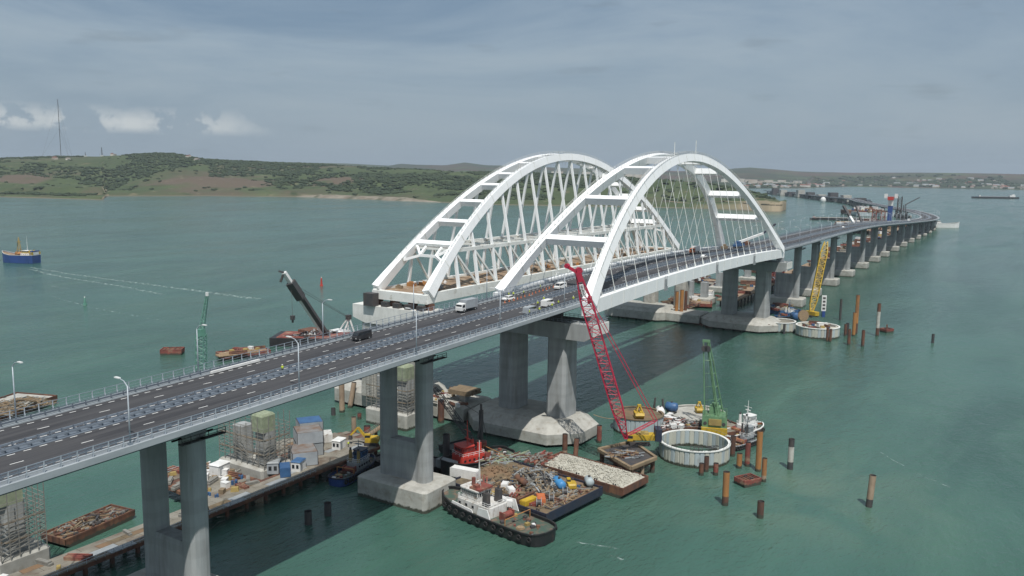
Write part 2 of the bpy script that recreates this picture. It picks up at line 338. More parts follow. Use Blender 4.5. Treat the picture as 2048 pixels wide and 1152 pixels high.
def lattice(parent, p, q, w0, w1, n, mt, rc, rb, side=None, name='boom', w2=None):
    """four chords and zigzag bracing from p to q; returns the part"""
    p = Vector(p); q = Vector(q); d = (q-p).normalized(); l = Vector(side).normalized() if side else d.cross(Vector((0, 0, 1)))
    if l.length < 1e-3: l = Vector((1, 0, 0))
    l.normalize(); u = l.cross(d).normalized()
    def W(t):
        if w2 is None: return w0+(w1-w0)*t
        return w0+(w2-w0)*min(1, t*6) if t < .5 else w2+(w1-w2)*max(0, (t-.85)/.15)
    def c(t, i, j): return p+(q-p)*t+l*(i*W(t)/2)+u*(j*W(t)/2)
    ts = [k/n for k in range(n+1)]; hub = MB()
    for a, b in (((-1, -1), (1, -1)), ((1, -1), (1, 1)), ((1, 1), (-1, 1)), ((-1, 1), (-1, -1))): hub.beam(c(0, *a), c(0, *b), rc*2)
    root = part(name, hub, mt, parent)
    for i, j in ((-1, -1), (1, -1), (1, 1), (-1, 1)):
        m_ = MB()
        for a, b in zip(ts, ts[1:]): m_.cyl(c(a, i, j), c(b, i, j), rc, n=6, caps=False)
        part('chord', m_, mt, root)
    m_ = MB()
    for k, (a, b) in enumerate(zip(ts, ts[1:])):
        for A, B in (((-1, -1), (1, -1)), ((1, -1), (1, 1)), ((1, 1), (-1, 1)), ((-1, 1), (-1, -1))):
            if k % 2: A, B = B, A
            m_.cyl(c(a, *A), c(b, *B), rb, n=4, caps=False); m_.cyl(c(a, *A), c(a, *B), rb, n=4, caps=False)
    part('bracing', m_, mt, root); return root
def rail_line(m_, pts, h=1.1, step=2., r=.05, bars=2):
    """posts and rails along a polyline"""
    for a, b in zip(pts, pts[1:]):
        Lg = (Vector(b)-Vector(a)).length; n = max(1, int(Lg/step))
        for k in range(n+1): p = lerp(a, b, k/n); m_.beam(p, (p[0], p[1], p[2]+h), r*2)
        for j in range(1, bars+1): z = h*j/bars; m_.beam((a[0], a[1], a[2]+z), (b[0], b[1], b[2]+z), r*2)
def rrect(cx, cy, a, b, r, n=4, rz=0):
    o = []
    for qx, qy, t0 in ((1, 1, 0), (-1, 1, 90), (-1, -1, 180), (1, -1, 270)):
        for k in range(n+1):
            t = R(t0+90*k/n); x = qx*(a/2-r)+r*math.cos(t); y = qy*(b/2-r)+r*math.sin(t)
            o.append((cx+x*math.cos(rz)-y*math.sin(rz), cy+x*math.sin(rz)+y*math.cos(rz)))
    return o
def rp(x, y, z, a, rz): return (x+a*math.cos(rz), y+a*math.sin(rz), z)

# ------------------------------------------------------------------ setting: sea, land
b_ = MB(); b_.add([(-24000, -24000, 0), (24000, -24000, 0), (24000, 24000, 0), (-24000, 24000, 0)], [(0, 1, 2, 3)])
single('sea', b_, 'sea_water', None, None, kind='structure')
def fbm(x, y, sc, o=5, sd=0): return noise.fractal(Vector((x/sc+sd, y/sc-sd, sd*.7)), 1.0, 2.0, o)
def interp(tab, a):   # tab of (azimuth, value...), any order
    t = sorted(tab); return float(np.interp(a, [p[0] for p in t], [p[1] for p in t]))
SHORE = [(100, 2400), (70.45, 2548), (65.98, 2647), (63.56, 2711), (61.02, 2569), (58.2, 2439), (57.91, 2755), (52.59, 2782), (46.39, 2714), (43.15, 2550), (39.84, 2410), (33.07, 2187), (26.28, 2181), (19.65, 2173), (17.07, 2133), (15.18, 2057), (14.5, 2073), (14.2, 2200)]
RID = [(100, 4200, 95), (70.29, 4200, 100.4), (63.42, 4200, 115.8), (60.88, 4200, 125.7), (58.21, 4300, 132.8), (56.26, 3900, 139.1), (54.83, 3800, 143.7), (53.82, 3800, 140.9), (52.5, 3800, 123.8), (50.09, 3900, 118.9), (47.61, 3900, 112.7), (43.12, 3700, 100.6), (39.82, 3500, 92.3), (36.47, 3300, 86.6), (33.09, 3200, 83.2), (28.02, 2900, 78.0), (23.0, 2700, 68.9), (19.72, 2500, 60.6), (17.14, 2300, 48.4), (15.86, 2180, 38), (14.91, 2130, 27), (14.4, 2110, 14)]
def hnear(a, r):
    s0 = interp([(p[0], p[1]) for p in SHORE], a); rd = interp([(p[0], p[1]) for p in RID], a); rz = interp([(p[0], p[2]) for p in RID], a)
    x, y = CX+r*math.cos(R(a)), CY+r*math.sin(R(a)); s = r-s0; D = max(60, rd-s0)
    bl = (7+10*max(0, fbm(x, y, 500, 2, 3)+.25)) * (1 if a > 20 else 1.8)
    z = -3+(bl+3)*min(1, max(0, (s+6)/34))
    t = min(1, max(0, s/D)); sm = t*t*(3-2*t)*.45+t*.55
    z += max(0, rz-bl)*sm
    w = min(1, s/250)*max(.12, 1-((s/D)**2 if s < D else 1)) if s > 0 else 0
    z += w*(30*fbm(x, y, 800, 5, 1)+15*fbm(x, y, 230, 4, 9)+6*fbm(x, y, 60, 3, 5))
    for a_, r_, sz in MOUNDS: z += .11*sz*math.exp(-((x-CX-r_*math.cos(R(a_)))**2+(y-CY-r_*math.sin(R(a_)))**2)/(sz*.62)**2)*min(1, max(0, s/120))
    if s > D*1.02:
        z -= (s-D*1.02)*.02+max(0, s-2300)*.05
    if a > 58.0 and a < 66: z = min(z, 6) if s < 260 else z
    return max(z, -6)
def polar(name, az, rf, hf, mt):
    V = []; F = []; nr = len(rf(az[0]))
    for a in az:
        for r in rf(a): V.append((CX+r*math.cos(R(a)), CY+r*math.sin(R(a)), hf(a, r)))
    for i in range(len(az)-1):
        for j in range(nr-1): F.append((i*nr+j, (i+1)*nr+j, (i+1)*nr+j+1, i*nr+j+1))
    b = MB(); b.V = V; b.F = F; b.I = [0]*len(F); return single(name, b, mt, None, None, kind='structure', smooth=True)
offs = [-12, -4, 0, 6, 14, 24, 36, 55, 80, 110]+[140+34*k for k in range(46)]+[1800+150*k for k in range(14)]
def rnear(a):
    s0 = interp([(p[0], p[1]) for p in SHORE], a); k = 1 if a > 26 else max(.18, (a-14)/12)
    return [s0+o*(1 if o < 80 else k) if o < 1700 else s0+80+(o-80)*k for o in offs]
polar('headland', [14.2+.16*k for k in range(300)]+[62.3+1.2*k for k in range(22)], rnear, hnear, 'headland_ground')
FSH = [(-60, 9000), (-8.93, 8630), (1.0, 7399), (7.57, 7607), (10.44, 7727), (13.41, 6100), (17.14, 5600), (19.7, 5500), (40, 5500), (72.43, 5400), (100, 5400)]
FTOP = [(-60, 130), (-8.85, 134.7), (1.08, 127.8), (3.57, 133.1), (6.25, 138.5), (10.49, 129.7), (13.48, 140.8), (15.33, 166.4), (16.58, 181.7), (17.52, 168.0), (18.79, 135.7), (20.4, 126.3), (26.34, 137.8), (31.4, 157.3), (34.11, 169.6), (35.46, 203.2), (36.81, 163.3), (38.82, 164.6), (39.82, 174.3), (40.49, 148.4), (43.12, 166.0), (45.06, 167.0), (47.61, 166.1), (49.48, 149.3), (63.44, 104.7), (72.34, 93.4), (100, 95)]
def hfar(a, r):
    s0 = interp(FSH, a); tz = interp(FTOP, a); x, y = CX+r*math.cos(R(a)), CY+r*math.sin(R(a)); D = 10500-s0; t = (r-s0)/D
    if t < 0: return -4
    z = 3+min(1, t*12)*6
    tt = min(1, t); z += (tz-9)*(tt**1.3)
    z += min(1, t*3)*(1-min(1, tt)*.85)*(55*max(-.3, fbm(x, y, 2600, 4, 2))+14*fbm(x, y, 700, 4, 8))
    if 2 < a < 13: z += 48*math.exp(-((t-.42)/.22)**2)*(.6+.6*max(0, fbm(x, y, 1800, 3, 4)+.3))
    if t > 1: z -= (t-1)*120
    return z
polar('far_shore', [-14+.3*k for k in range(240)]+[58+3*k for k in range(14)], lambda a: [interp(FSH, a)+(10500-interp(FSH, a))*t for t in [-.02, 0, .01, .03]+[.06*k for k in range(1, 18)]+[1.15, 1.4, 1.8]], hfar, 'far_ground')
mat('woods', (.034, .050, .031), (.052, .068, .038), .95, scale=.02, spec=.1)
# woodland on the headland: crowns too many to count
wd = MB(); g2 = random.Random(3); cnt = 0; tries = 0
while cnt < 11000 and tries < 160000:
    tries += 1; a = g2.uniform(15, 72); s0 = interp([(p[0], p[1]) for p in SHORE], a); rd = interp([(p[0], p[1]) for p in RID], a)
    r = s0+60+(rd-s0+120)*g2.random(); x, y = CX+r*math.cos(R(a)), CY+r*math.sin(R(a)); t = (r-s0)/(rd-s0)
    v = fbm(x, y, 420, 5, 6)+.25*fbm(x, y, 90, 3, 2); thr = .2 if a > 52 else (-.22 if t > .45 else .16)
    if a < 24: thr = .35
    if any(math.hypot(x-CX-r_*math.cos(R(a_)), y-CY-r_*math.sin(R(a_))) < sz*.8 for a_, r_, sz in MOUNDS) or (v < thr and g2.random() > .025): continue
    h = g2.uniform(3.5, 8); cnt += 1
    wd.ico((x, y, hnear(a, r)+h*.25), h*.8, g2.uniform(1.0, 2.2), g2.uniform(1.0, 2.2), .7, .35, g2)
single('woodland', wd, 'woods', 'dark green woods scattered over the headland slopes', 'woodland', kind='stuff')
# trees along the far shore
wf = MB(); cnt = 0
while cnt < 1500:
    a = g2.uniform(-1, 20); s0 = interp(FSH, a); r = s0+60+abs(g2.gauss(0, 500)); x, y = CX+r*math.cos(R(a)), CY+r*math.sin(R(a))
    if fbm(x, y, 500, 3, 1) < -.2: continue
    cnt += 1; h = g2.uniform(8, 16); wf.ico((x, y, hfar(a, r)+h*.3), h, 1.7, 1.7, .7, .3, g2)
single('shore_trees', wf, 'woods', 'low green trees lining the far shore town', 'woodland', kind='stuff')

# pale eroded foreshore below the middle of the headland
fs = MB(); V = []; F = []
for k in range(61):
    a = 46.6-9.5*k/60; s0 = interp([(p[0], p[1]) for p in SHORE], a); w = 42*math.sin(PI*k/60)*(.7+.5*abs(fbm(a*100, 0, 60, 3, 2)))
    for j, (dr, up) in enumerate(((-7, -.4), (4, 1.2), (4+w*.5, 5.5), (4+w, 9.5))): r = s0+dr; V.append((CX+r*math.cos(R(a)), CY+r*math.sin(R(a)), up if j < 2 else max(up*min(1, w/25), hnear(a, r)+.8)))
    if k: F += [((k-1)*4+j, k*4+j, k*4+j+1, (k-1)*4+j+1) for j in range(3)]
fs.add(V, F); mat('foreshore_ground', (.24, .215, .17), (.15, .125, .095), .95, scale=.03, c3=(.08, .08, .05), s3=.02, lo3=.52, hi3=.62); single('foreshore', fs, 'foreshore_ground', None, None, kind='structure', smooth=True)
# houses of the town on the far shore
def house_mesh(w, d, h, wall, roof):
    b = MB(); b.box(0, 0, -2, w, d, h+2); b.mi = 1
    b.add([(-w/2-.4, -d/2-.4, h), (w/2+.4, -d/2-.4, h), (w/2+.4, d/2+.4, h), (-w/2-.4, d/2+.4, h), (-w/2, 0, h+d*.3), (w/2, 0, h+d*.3)], [(0, 1, 5, 4), (2, 3, 4, 5), (1, 2, 5), (3, 0, 4), (3, 2, 1, 0)])
    return b.mesh('house', [wall, roof])
HM = [house_mesh(17, 12, 6, 'house_wall', 'roof_brown'), house_mesh(26, 13, 8, 'house_wall', 'rust_red'), house_mesh(34, 15, 7, 'house_wall', 'grey_paint')]
for k in range(150):
    a = g2.choice([g2.uniform(-1, 12.5), g2.uniform(0, 8), g2.uniform(12, 17)]); r = interp(FSH, a)+40+abs(g2.gauss(0, 330))
    o = bpy.data.objects.new('house', g2.choice(HM)); COL.objects.link(o); o.location = (CX+r*math.cos(R(a)), CY+r*math.sin(R(a)), hfar(a, r)); o.rotation_euler = (0, 0, g2.uniform(1.2, 2.2)); s_ = g2.uniform(.8, 1.5); o.scale = (s_, s_, s_)
    tag(o, 'small pale house among trees on the far shore of the bay', 'house', 'houses of the town on the far shore')
def block_mesh(w, d, h):
    b = MB(); b.box(0, 0, -3, w, d, h+3); b.mi = 1; nf = int(h/3)
    for f in range(nf):
        for k in range(int(w/4)): b.box(-w/2+2+4*k, -d/2-.02, f*3+1, 1.8, .1, 1.4)
    b.box(0, 0, h, w*.98, d*.96, .6); return b.mesh('apartment_block', ['house_wall', 'grey_paint'])
BM = [block_mesh(62, 14, 27), block_mesh(40, 14, 15), block_mesh(80, 14, 15)]
for k in range(16):
    a = 13.6+k*.3+g2.uniform(-.08, .08); r = 6500+g2.uniform(-150, 500)
    o = bpy.data.objects.new('apartment_block', BM[k % 3]); COL.objects.link(o); o.location = (CX+r*math.cos(R(a)), CY+r*math.sin(R(a)), hfar(a, r)); o.rotation_euler = (0, 0, 1.9+g2.uniform(-.2, .2))
    tag(o, 'white apartment block on the far shore below the long hill', 'apartment block', 'white apartment blocks on the far shore')
for k in range(12):
    a = 23.5+k*.62+g2.uniform(-.15, .15); r = 5900+g2.uniform(-100, 500)
    o = bpy.data.objects.new('apartment_block', BM[(k*2) % 3]); COL.objects.link(o); o.location = (CX+r*math.cos(R(a)), CY+r*math.sin(R(a)), max(62, hfar(a, r))); o.rotation_euler = (0, 0, 1.9+g2.uniform(-.2, .2)); o.scale = (1.4, 1, 1.2)
    tag(o, 'distant white building seen through the arches of the bridge', 'building', 'distant white buildings behind the headland')
pc = thing('port_crane', 'tall slim harbour crane on the far shore left of the long bridge', 'crane', (0, 0, 0), group='harbour cranes on the far shore')
b_ = MB()
for i in (-5, 5):
    for j in (-4, 4): b_.beam((i, j, 0), (i*.3, j*.3, 34), 1.2)
part('tower', b_, 'grey_paint', pc); b_ = MB(); b_.box(0, 0, 34, 6, 5, 4); part('cab', b_, 'grey_paint', pc)
b_ = MB(); b_.beam((0, 0, 37), (4, 22, 66), 1.4); b_.beam((0, 0, 37), (-2, -6, 48), 1.2); part('jib', b_, 'grey_paint', pc)
first = True
for a in (14.0, 13.75, 13.5, 13.2, 12.95, 12.85):
    r = 6500; p = (CX+r*math.cos(R(a)), CY+r*math.sin(R(a)), 4)
    if first: pc.location = p; pc.rotation_euler = (0, 0, 1.2); first = False
    else: tree_copy(pc, p, g2.uniform(0, 3))
# white houses and farm buildings on the headland
for a, r, n in ((53.0, 3680, 4), (60.2, 3950, 2), (66.2, 2880, 6), (57.6, 4150, 2), (64.5, 2850, 2)):
    for k in range(n):
        aa = a+g2.uniform(-.45, .45); rr_ = r+g2.uniform(-70, 70)
        o = bpy.data.objects.new('farmhouse', HM[k % 2]); COL.objects.link(o); o.location = (CX+rr_*math.cos(R(aa)), CY+rr_*math.sin(R(aa)), hnear(aa, rr_)); o.rotation_euler = (0, 0, g2.uniform(0, 3))
        tag(o, 'white house standing on the green headland', 'house', 'scattered white houses on the headland')
# radio mast and lighter masts on the skyline
def skymast(a, r, h, w, label):
    x, y = CX+r*math.cos(R(a)), CY+r*math.sin(R(a)); z = hnear(a, r)-2; t = thing('radio_mast', label, 'mast', (x, y, z)); b = MB(); b.beam((x, y, z), (x, y, z+h), w); part('shaft', b, 'dark_steel', t)
    b = MB(); b.box(x, y, z, 10, 10, 6); part('base_hut', b, 'white_paint', t); b = MB()
    for k in range(3):
        c = 2*PI*k/3+.4
        for hh in (.5, .95): b.beam((x+h*.3*math.cos(c), y+h*.3*math.sin(c), z), (x, y, z+h*hh), .25)
    part('guy_wires', b, 'dark_steel', t)
skymast(60.3, 4250, 250, 1.7, 'tall radio mast on the skyline of the headland at the left'); skymast(58.1, 4300, 42, 2.2, 'short mast on the headland skyline right of the tall radio mast')
skymast(59.0, 4300, 22, 1.6, 'small pole on the skyline just right of the tall radio mast')

# ------------------------------------------------------------------ road line
def zarch(x): t = x/227; return 44.4+2.2*4*t*(1-t)
def zd(x): return 44.4+.0235*x if x < 0 else zarch(x)
YC = 16.35; HW = 14.6
key = [(227, 16.35, 44.4), (280, 18.2, 43.6), (330, 20.6, 42.8), (415, 23, 42.2), (507, 25, 41.3), (626, 27.2, 39), (779, 29.5, 34), (1000, 33, 26.5), (1200, 35, 20.5), (1350, 43, 18), (1514, 72, 17), (1677, 116, 17), (1800, 160, 17), (2000, 225, 16.5), (2250, 305, 16), (2558, 395, 16), (2806, 520, 15), (3223, 705, 14), (3869, 1020, 13)]
def catmull(P, step):
    o = []; P = [lerp(P[1], P[0], 2)]+P+[lerp(P[-2], P[-1], 2)]
    for k in range(1, len(P)-2):
        a, b, c, d = [np.array(P[k+i]) for i in (-1, 0, 1, 2)]; n = max(2, int(np.linalg.norm(c-b)/step))
        for i in range(n): t = i/n; o.append(tuple(float(v) for v in .5*((2*b)+(c-a)*t+(2*a-5*b+4*c-d)*t*t+(3*b-a-3*c+d)*t**3)))
    return o+[P[-2]]
APP = [(x, YC, zd(x)) for x in np.arange(-235., -9.9, 9)]+[(-8.2, YC, zd(-8.2))]
ARC = [(float(x), YC, zarch(x)) for x in np.linspace(-8, 235, 41)]; ARC = [(x, y, zd(x) if x < 0 else (zarch(x) if x < 227 else 44.4-(x-227)*.016)) for x, y, z in ARC]
CUR = [p for p in catmull([(p[0], p[1], p[2]) for p in key], 14)]; CUR[0] = (235.2, 16.5, 44.25); CUR = [p for k, p in enumerate(CUR) if k == 0 or p[0] > 240]
def normals(path):
    o = []
    for k in range(len(path)):
        a = path[max(0, k-1)]; b = path[min(len(path)-1, k+1)]; d = Vector((b[0]-a[0], b[1]-a[1], 0)).normalized(); o.append((-d.y, d.x))
    return o
def sweep(m_, path, sec, y0=0, z0=0, caps=True):
    ns = normals(path); loops = [[(p[0]+n[0]*(y0+a), p[1]+n[1]*(y0+a), p[2]+z0+b) for a, b in sec] for p, n in zip(path, ns)]
    m_.loft(loops, True, caps)
def rect(a0, a1, b0, b1): return [(a0, b0), (a1, b0), (a1, b1), (a0, b1)]
def along(path, s0, s1, step):
    """points every step metres: (x,y,z,nx,ny,heading)"""
    ns = normals(path); o = []; acc = 0; nxt = s0
    for k in range(len(path)-1):
        a, b = path[k], path[k+1]; l = math.dist(a[:2], b[:2])
        while nxt <= acc+l and nxt <= s1:
            t = (nxt-acc)/l; p = lerp(a, b, t); n = ns[k]; o.append((p[0], p[1], p[2], n[0], n[1], math.atan2(b[1]-a[1], b[0]-a[0]))); nxt += step
        acc += l
    return o
def plen(path): return sum(math.dist(a[:2], b[:2]) for a, b in zip(path, path[1:]))
def dashes(m_, path, off, ln, gap, w=.18, z=.10, s0=0.):
    for p in along(path, s0, plen(path), ln+gap):
        x, y = p[0]+p[3]*off, p[1]+p[4]*off; c, s_ = math.cos(p[5]), math.sin(p[5]); q = [(-ln/2, -w/2), (ln/2, -w/2), (ln/2, w/2), (-ln/2, w/2)]
        m_.add([(x+a*c-b*s_, y+a*s_+b*c, p[2]+z+.006) for a, b in q], [(0, 1, 2, 3)])
def deck(root, path, detail=2):
    b = MB(); sweep(b, path, [(-HW, -.35), (HW, -.35), (HW, .02), (-HW, .02)]); part('deck_slab', b, 'deck_edge', root)
    for a0, a1 in ((-12.0, -1.75), (1.75, 12.0)): b = MB(); sweep(b, path, rect(a0, a1, .025, .10)); part('carriageway', b, 'asphalt', root)
    b = MB(); sweep(b, path, rect(-1.7, 1.7, .03, .16)); part('median_strip', b, 'galvanised_dark', root)
    for sg in (-1, 1): b = MB(); sweep(b, path, sorted_rect(sg*(HW-.9), sg*(HW+.25), -.75, .30)); part('edge_beam', b, 'deck_edge', root)
    for sg in (-1, 1): b = MB(); sweep(b, path, [(sg*7.2-2.6, -2.9), (sg*7.2+2.6, -2.9), (sg*7.2+3.4, -.36), (sg*7.2-3.4, -.36)]); part('box_girder', b, 'girder_blue', root)
    b = MB(); sweep(b, path, rect(-11.5, 11.5, -.9, -.37)); part('floor_beams', b, 'girder_blue', root)
    lm = MB(); 
    for off in (-2.25, 2.25, -11.2, 10.9): dashes(lm, path, off, 1.9, .6, .23)
    for off in (-6.5, 6.5): dashes(lm, path, off, 3.6, 7.5, .20)
    part('lane_markings', lm, 'road_paint', root)
def sorted_rect(a0, a1, b0, b1): return rect(min(a0, a1), max(a0, a1), b0, b1)

# ------------------------------------------------------------------ railings, barriers, markings
def post_mesh():
    b = MB(); b.beam((0, 0, 0), (0, 0, 1.75), .16, .14); b.beam((0, .35, 0), (0, 0, .9), .1); return b.mesh('railing_post', 'galv_light')
def guard_mesh():
    b = MB(); b.beam((0, 0, 0), (0, 0, 1.0), .14, .2); b.box(0, .18, .55, .12, .3, .3); return b.mesh('guard_post', 'galvanised_dark')
def med_mesh():
    b = MB()
    for s_ in (-1, 1): b.beam((0, s_*.95, 0), (0, s_*.95, .95), .16, .16)
    b.beam((0, -.95, .5), (0, .95, .5), .12, .12); b.box(0, 0, 0, .5, .9, .2); return b.mesh('median_post', 'galvanised_dark')
POST, GUARD, MED = post_mesh(), guard_mesh(), med_mesh()
def railings(root, path, individual=True, step=2.5):
    for sg in (-1, 1):
        b = MB(); sweep(b, path, sorted_rect(sg*(HW-.12)-.06, sg*(HW-.12)+.06, 1.98, 2.06)); sweep(b, path, sorted_rect(sg*(HW-.12)-.03, sg*(HW-.12)+.03, .85, .91)); sweep(b, path, sorted_rect(sg*(HW-.12)-.03, sg*(HW-.12)+.03, 1.38, 1.43)); part('handrail', b, 'galvanised', root)
        b = MB(); o = sg*12.45
        sweep(b, path, sorted_rect(o-.09, o+.05, .62, .93)); sweep(b, path, sorted_rect(o-.06, o+.06, 1.12, 1.24)); part('guard_rail', b, 'galvanised_dark', root)
        b = MB(); sweep(b, path, sorted_rect(sg*(12.2), sg*(12.95), .03, .28)); part('kerb', b, 'deck_edge', root)
        pb = MB(); gb = MB()
        for p in along(path, .6, plen(path), step):
            q = (p[0]+p[3]*sg*(HW-.12), p[1]+p[4]*sg*(HW-.12), p[2]+.30)
            if individual: inst('railing_post', POST, root, q, rz=p[5]+(PI if sg > 0 else 0))
            else: pb.beam(q, (q[0], q[1], q[2]+1.72), .18, .16)
            q = (p[0]+p[3]*o, p[1]+p[4]*o, p[2]+.10)
            if individual: inst('guard_post', GUARD, root, q, rz=p[5]+(PI if sg > 0 else 0))
            else: gb.beam(q, (q[0], q[1], q[2]+1.05), .16, .2)
        if not individual: part('railing_posts', pb, 'galvanised', root, kind='stuff'); part('guard_posts', gb, 'galvanised_dark', root, kind='stuff')
    for s_ in (-1, 1):
        b = MB(); o = s_*1.18; sweep(b, path, sorted_rect(o-.07, o+.07, .62, .95)); part('median_rail', b, 'galvanised', root)
    mb = MB()
    for p in along(path, 1, plen(path), 2.0):
        if individual: inst('median_post', MED, root, (p[0], p[1], p[2]+.16), rz=p[5])
        else:
            for s_ in (-.95, .95): q = (p[0]+p[3]*s_, p[1]+p[4]*s_, p[2]+.16); mb.beam(q, (q[0], q[1], q[2]+.9), .16)
    if not individual: part('median_posts', mb, 'galvanised', root, kind='stuff')

root = thing('approach_viaduct', 'straight grey road deck running up from the lower left to the white road arch', 'bridge deck', (-120, YC, 41))
deck(root, APP); railings(root, APP)
for p in along(APP, 4, plen(APP), 9.0):      # cross brackets under the edge
    pass
root = thing('curved_viaduct', 'long grey road deck curving away across the strait beyond the arches', 'bridge deck', (600, 27, 39))
deck(root, CUR); railings(root, [p for p in CUR if p[0] < 900], False, 3.5)

# ------------------------------------------------------------------ street lamps
def lamp():
    t = thing('street_lamp', 'tall grey street lamp on the near edge of the approach deck', 'street lamp', (0, 0, 0))
    b = MB(); b.cyl((0, 0, 0), (0, 0, 9.6), .15, .09, 8); part('pole', b, 'galv_light', t, True)
    b = MB(); b.cyl((0, 0, 9.5), (0, .9, 10.3), .10, .07, 6); b.cyl((0, .85, 10.27), (0, 2.3, 10.6), .07, .06, 6); part('arm', b, 'galv_light', t)
    b = MB(); b.box(0, 2.55, 10.5, .42, 1.2, .18); part('lamp_head', b, 'white_paint', t); b = MB(); b.box(0, 0, 0, .6, .6, .3); part('base_plate', b, 'galvanised', t); return t
L0 = lamp(); used = False
def put_lamp(x, y, z, rz, label, group):
    global used
    if not used: L0.location = (x, y, z); L0.rotation_euler = (0, 0, rz); L0['label'] = label; L0['group'] = group; used = True
    else: tree_copy(L0, (x, y, z), rz, label, group)
lampkids = None
KC[L0] = [(c, kids(c)) for c in kids(L0)]
nlab = ['nearest the camera', 'second from the left', 'above the near twin column pier', 'fourth from the left, just before the arch']
for k, x in enumerate((-155.6, -119.6, -83.3, -48)):
    put_lamp(x, YC-HW+.35, zd(x)+.3, 0, 'grey street lamp on the near deck edge, '+nlab[k], 'street lamps along the road')
flab = ['leftmost, beside open green water', 'beside the green lattice mast', 'beside the black and white floating boom', 'in front of the rail arch foot', 'in front of the rail arch girder']
for k, x in enumerate((-158.5, -121, -84.5, -49, -12)):
    put_lamp(x, YC+HW-.35, zd(x)+.3, PI, 'grey street lamp on the far deck edge, '+flab[k], 'street lamps along the road')
for k, x in enumerate((-12.5,)): put_lamp(x, YC-HW+.35, zd(x)+.3, 0, 'grey street lamp on the near edge at the foot of the road arch', 'street lamps along the road')
for p in along(CUR, 12, 1250, 36):
    for sg in (-1, 1): put_lamp(p[0]+p[3]*sg*(HW-.35), p[1]+p[4]*sg*(HW-.35), p[2]+.3, p[5]+(0 if sg < 0 else PI), 'slender street lamp on the curved viaduct beyond the arch', 'street lamps on the curved viaduct')

# ------------------------------------------------------------------ road piers
def oval(cx, cy, a, b, rz, n=16):
    return [(cx+a*math.cos(t)*math.cos(rz)-b*math.sin(t)*math.sin(rz), cy+a*math.cos(t)*math.sin(rz)+b*math.sin(t)*math.cos(rz)) for t in [2*PI*k/n for k in range(n)]]
def road_pier(x, y, ztop, rz, label, wall=10, group='concrete piers of the road viaduct', capl=23, dark=True, capz=5.6):
    t = thing('bridge_pier', label, 'pier', (x, y, 0), 0, group); n = (-math.sin(rz), math.cos(rz))
    b = MB(); b.prism(rrect(x, y, 13.5, capl, 1.0, 2, rz), -2.5, capz-.5, .6, capz); part('pile_cap', b, 'concrete_pale', t)
    for s_ in (-1, 1):
        cx, cy = x+n[0]*s_*5.9, y+n[1]*s_*5.9; z1 = ztop-3.3
        b = MB(); b.loft([[(px, py, z) for px, py in rrect(cx, cy, a, c, min(a, c)*.42, 3, rz)] for z, a, c in ((capz, 4.6, 4.0), (z1-2.2, 4.6, 4.0), (z1-1.2, 5.1, 4.5), (z1, 5.1, 4.5))]); part('column', b, 'concrete', t, False)
    if wall:
        b = MB(); b.prism(rrect(x, y, 3.6, 9.5, .2, 1, rz), capz, capz+wall-1, .3, capz+wall); part('web_wall', b, 'concrete', t)
    b = MB()
    for s_ in (-1, 1):
        cx, cy = x+n[0]*s_*7.2, y+n[1]*s_*7.2; b.box(cx, cy, ztop-3.3, 2.2, 2.2, .42, rz)
    part('bearing', b, 'dark_steel', t)
    b = MB(); cx, cy = x-n[0]*6.2, y-n[1]*6.2
    for s_ in (-1, 1): b.beam(rp(cx, cy, ztop-5.0, -4.4, rz), rp(cx, cy, ztop-5.0, 4.4, rz), .3)
    b.box(x+n[0]*-9, y+n[1]*-9, ztop-5.2, 9.5, 1.2, .18, rz); b.box(x, y, ztop-5.2, 1.2, 19, .18, rz)
    rail_line(b, [rp(x-n[0]*9.5, y-n[1]*9.5, ztop-5, -4.7, rz), rp(x-n[0]*9.5, y-n[1]*9.5, ztop-5, 4.7, rz)], 1.1, 1.6); part('inspection_walkway', b, 'dark_steel', t)
    return t
road_pier(-203, 17, zd(-203), 0, 'road pier at the far lower left under the approach deck', capl=23)
road_pier(-137.5, 17.2, zd(-137.5), 0, 'road pier with two columns at the lower left, standing before the jetty', capl=23)
road_pier(-68.3, 17.6, zd(-68.3), 0, 'nearest road pier with two tall columns joined by a low wall on a pale block')
RP = along([(p[0], p[1], p[2]) for p in CUR], 0, 1500, 1)
def cur_at(x): return min(RP, key=lambda p: abs(p[0]-x))
for k, x in enumerate((327, 381, 452, 524, 600, 673, 739, 820, 897, 974, 1050, 1125, 1200, 1275, 1350, 1425)):
    p = cur_at(x); zt = p[2]; lab = ['first pier beyond the far end of the road arch', 'second pier beyond the arch, behind the yellow lattice boom', 'third pier beyond the road arch', 'fourth pier beyond the road arch'][k] if k < 4 else ['fifth', 'sixth', 'seventh', 'eighth', 'ninth', 'tenth', 'eleventh', 'twelfth', 'thirteenth', 'fourteenth', 'fifteenth', 'sixteenth'][k-4]+' grey twin column pier beyond the road arch, counted from it'
    road_pier(p[0], p[1], zt, p[5], lab, wall=max(3, min(16, zt*.36)) if zt > 25 else 0, group='concrete piers of the road viaduct' if k < 4 else 'piers of the curving viaduct', capz=5.6 if zt > 24 else 3.5)
for p in along(CUR, 1500, 4300, 90):
    t = thing('bridge_pier', 'low pier of the farthest stretch of the viaduct near the bay', 'pier', (p[0], p[1], 0), 0, 'low piers at the far end of the viaduct')
    b = MB(); b.box(p[0], p[1], -2, 16, 30, 6, p[5]); part('pile_cap', b, 'concrete_pale', t); b = MB()
    for s_ in (-6, 6): b.box(p[0]+p[3]*s_, p[1]+p[4]*s_, 4, 5, 5, max(2, p[2]-7.2), p[5])
    part('column', b, 'concrete', t)

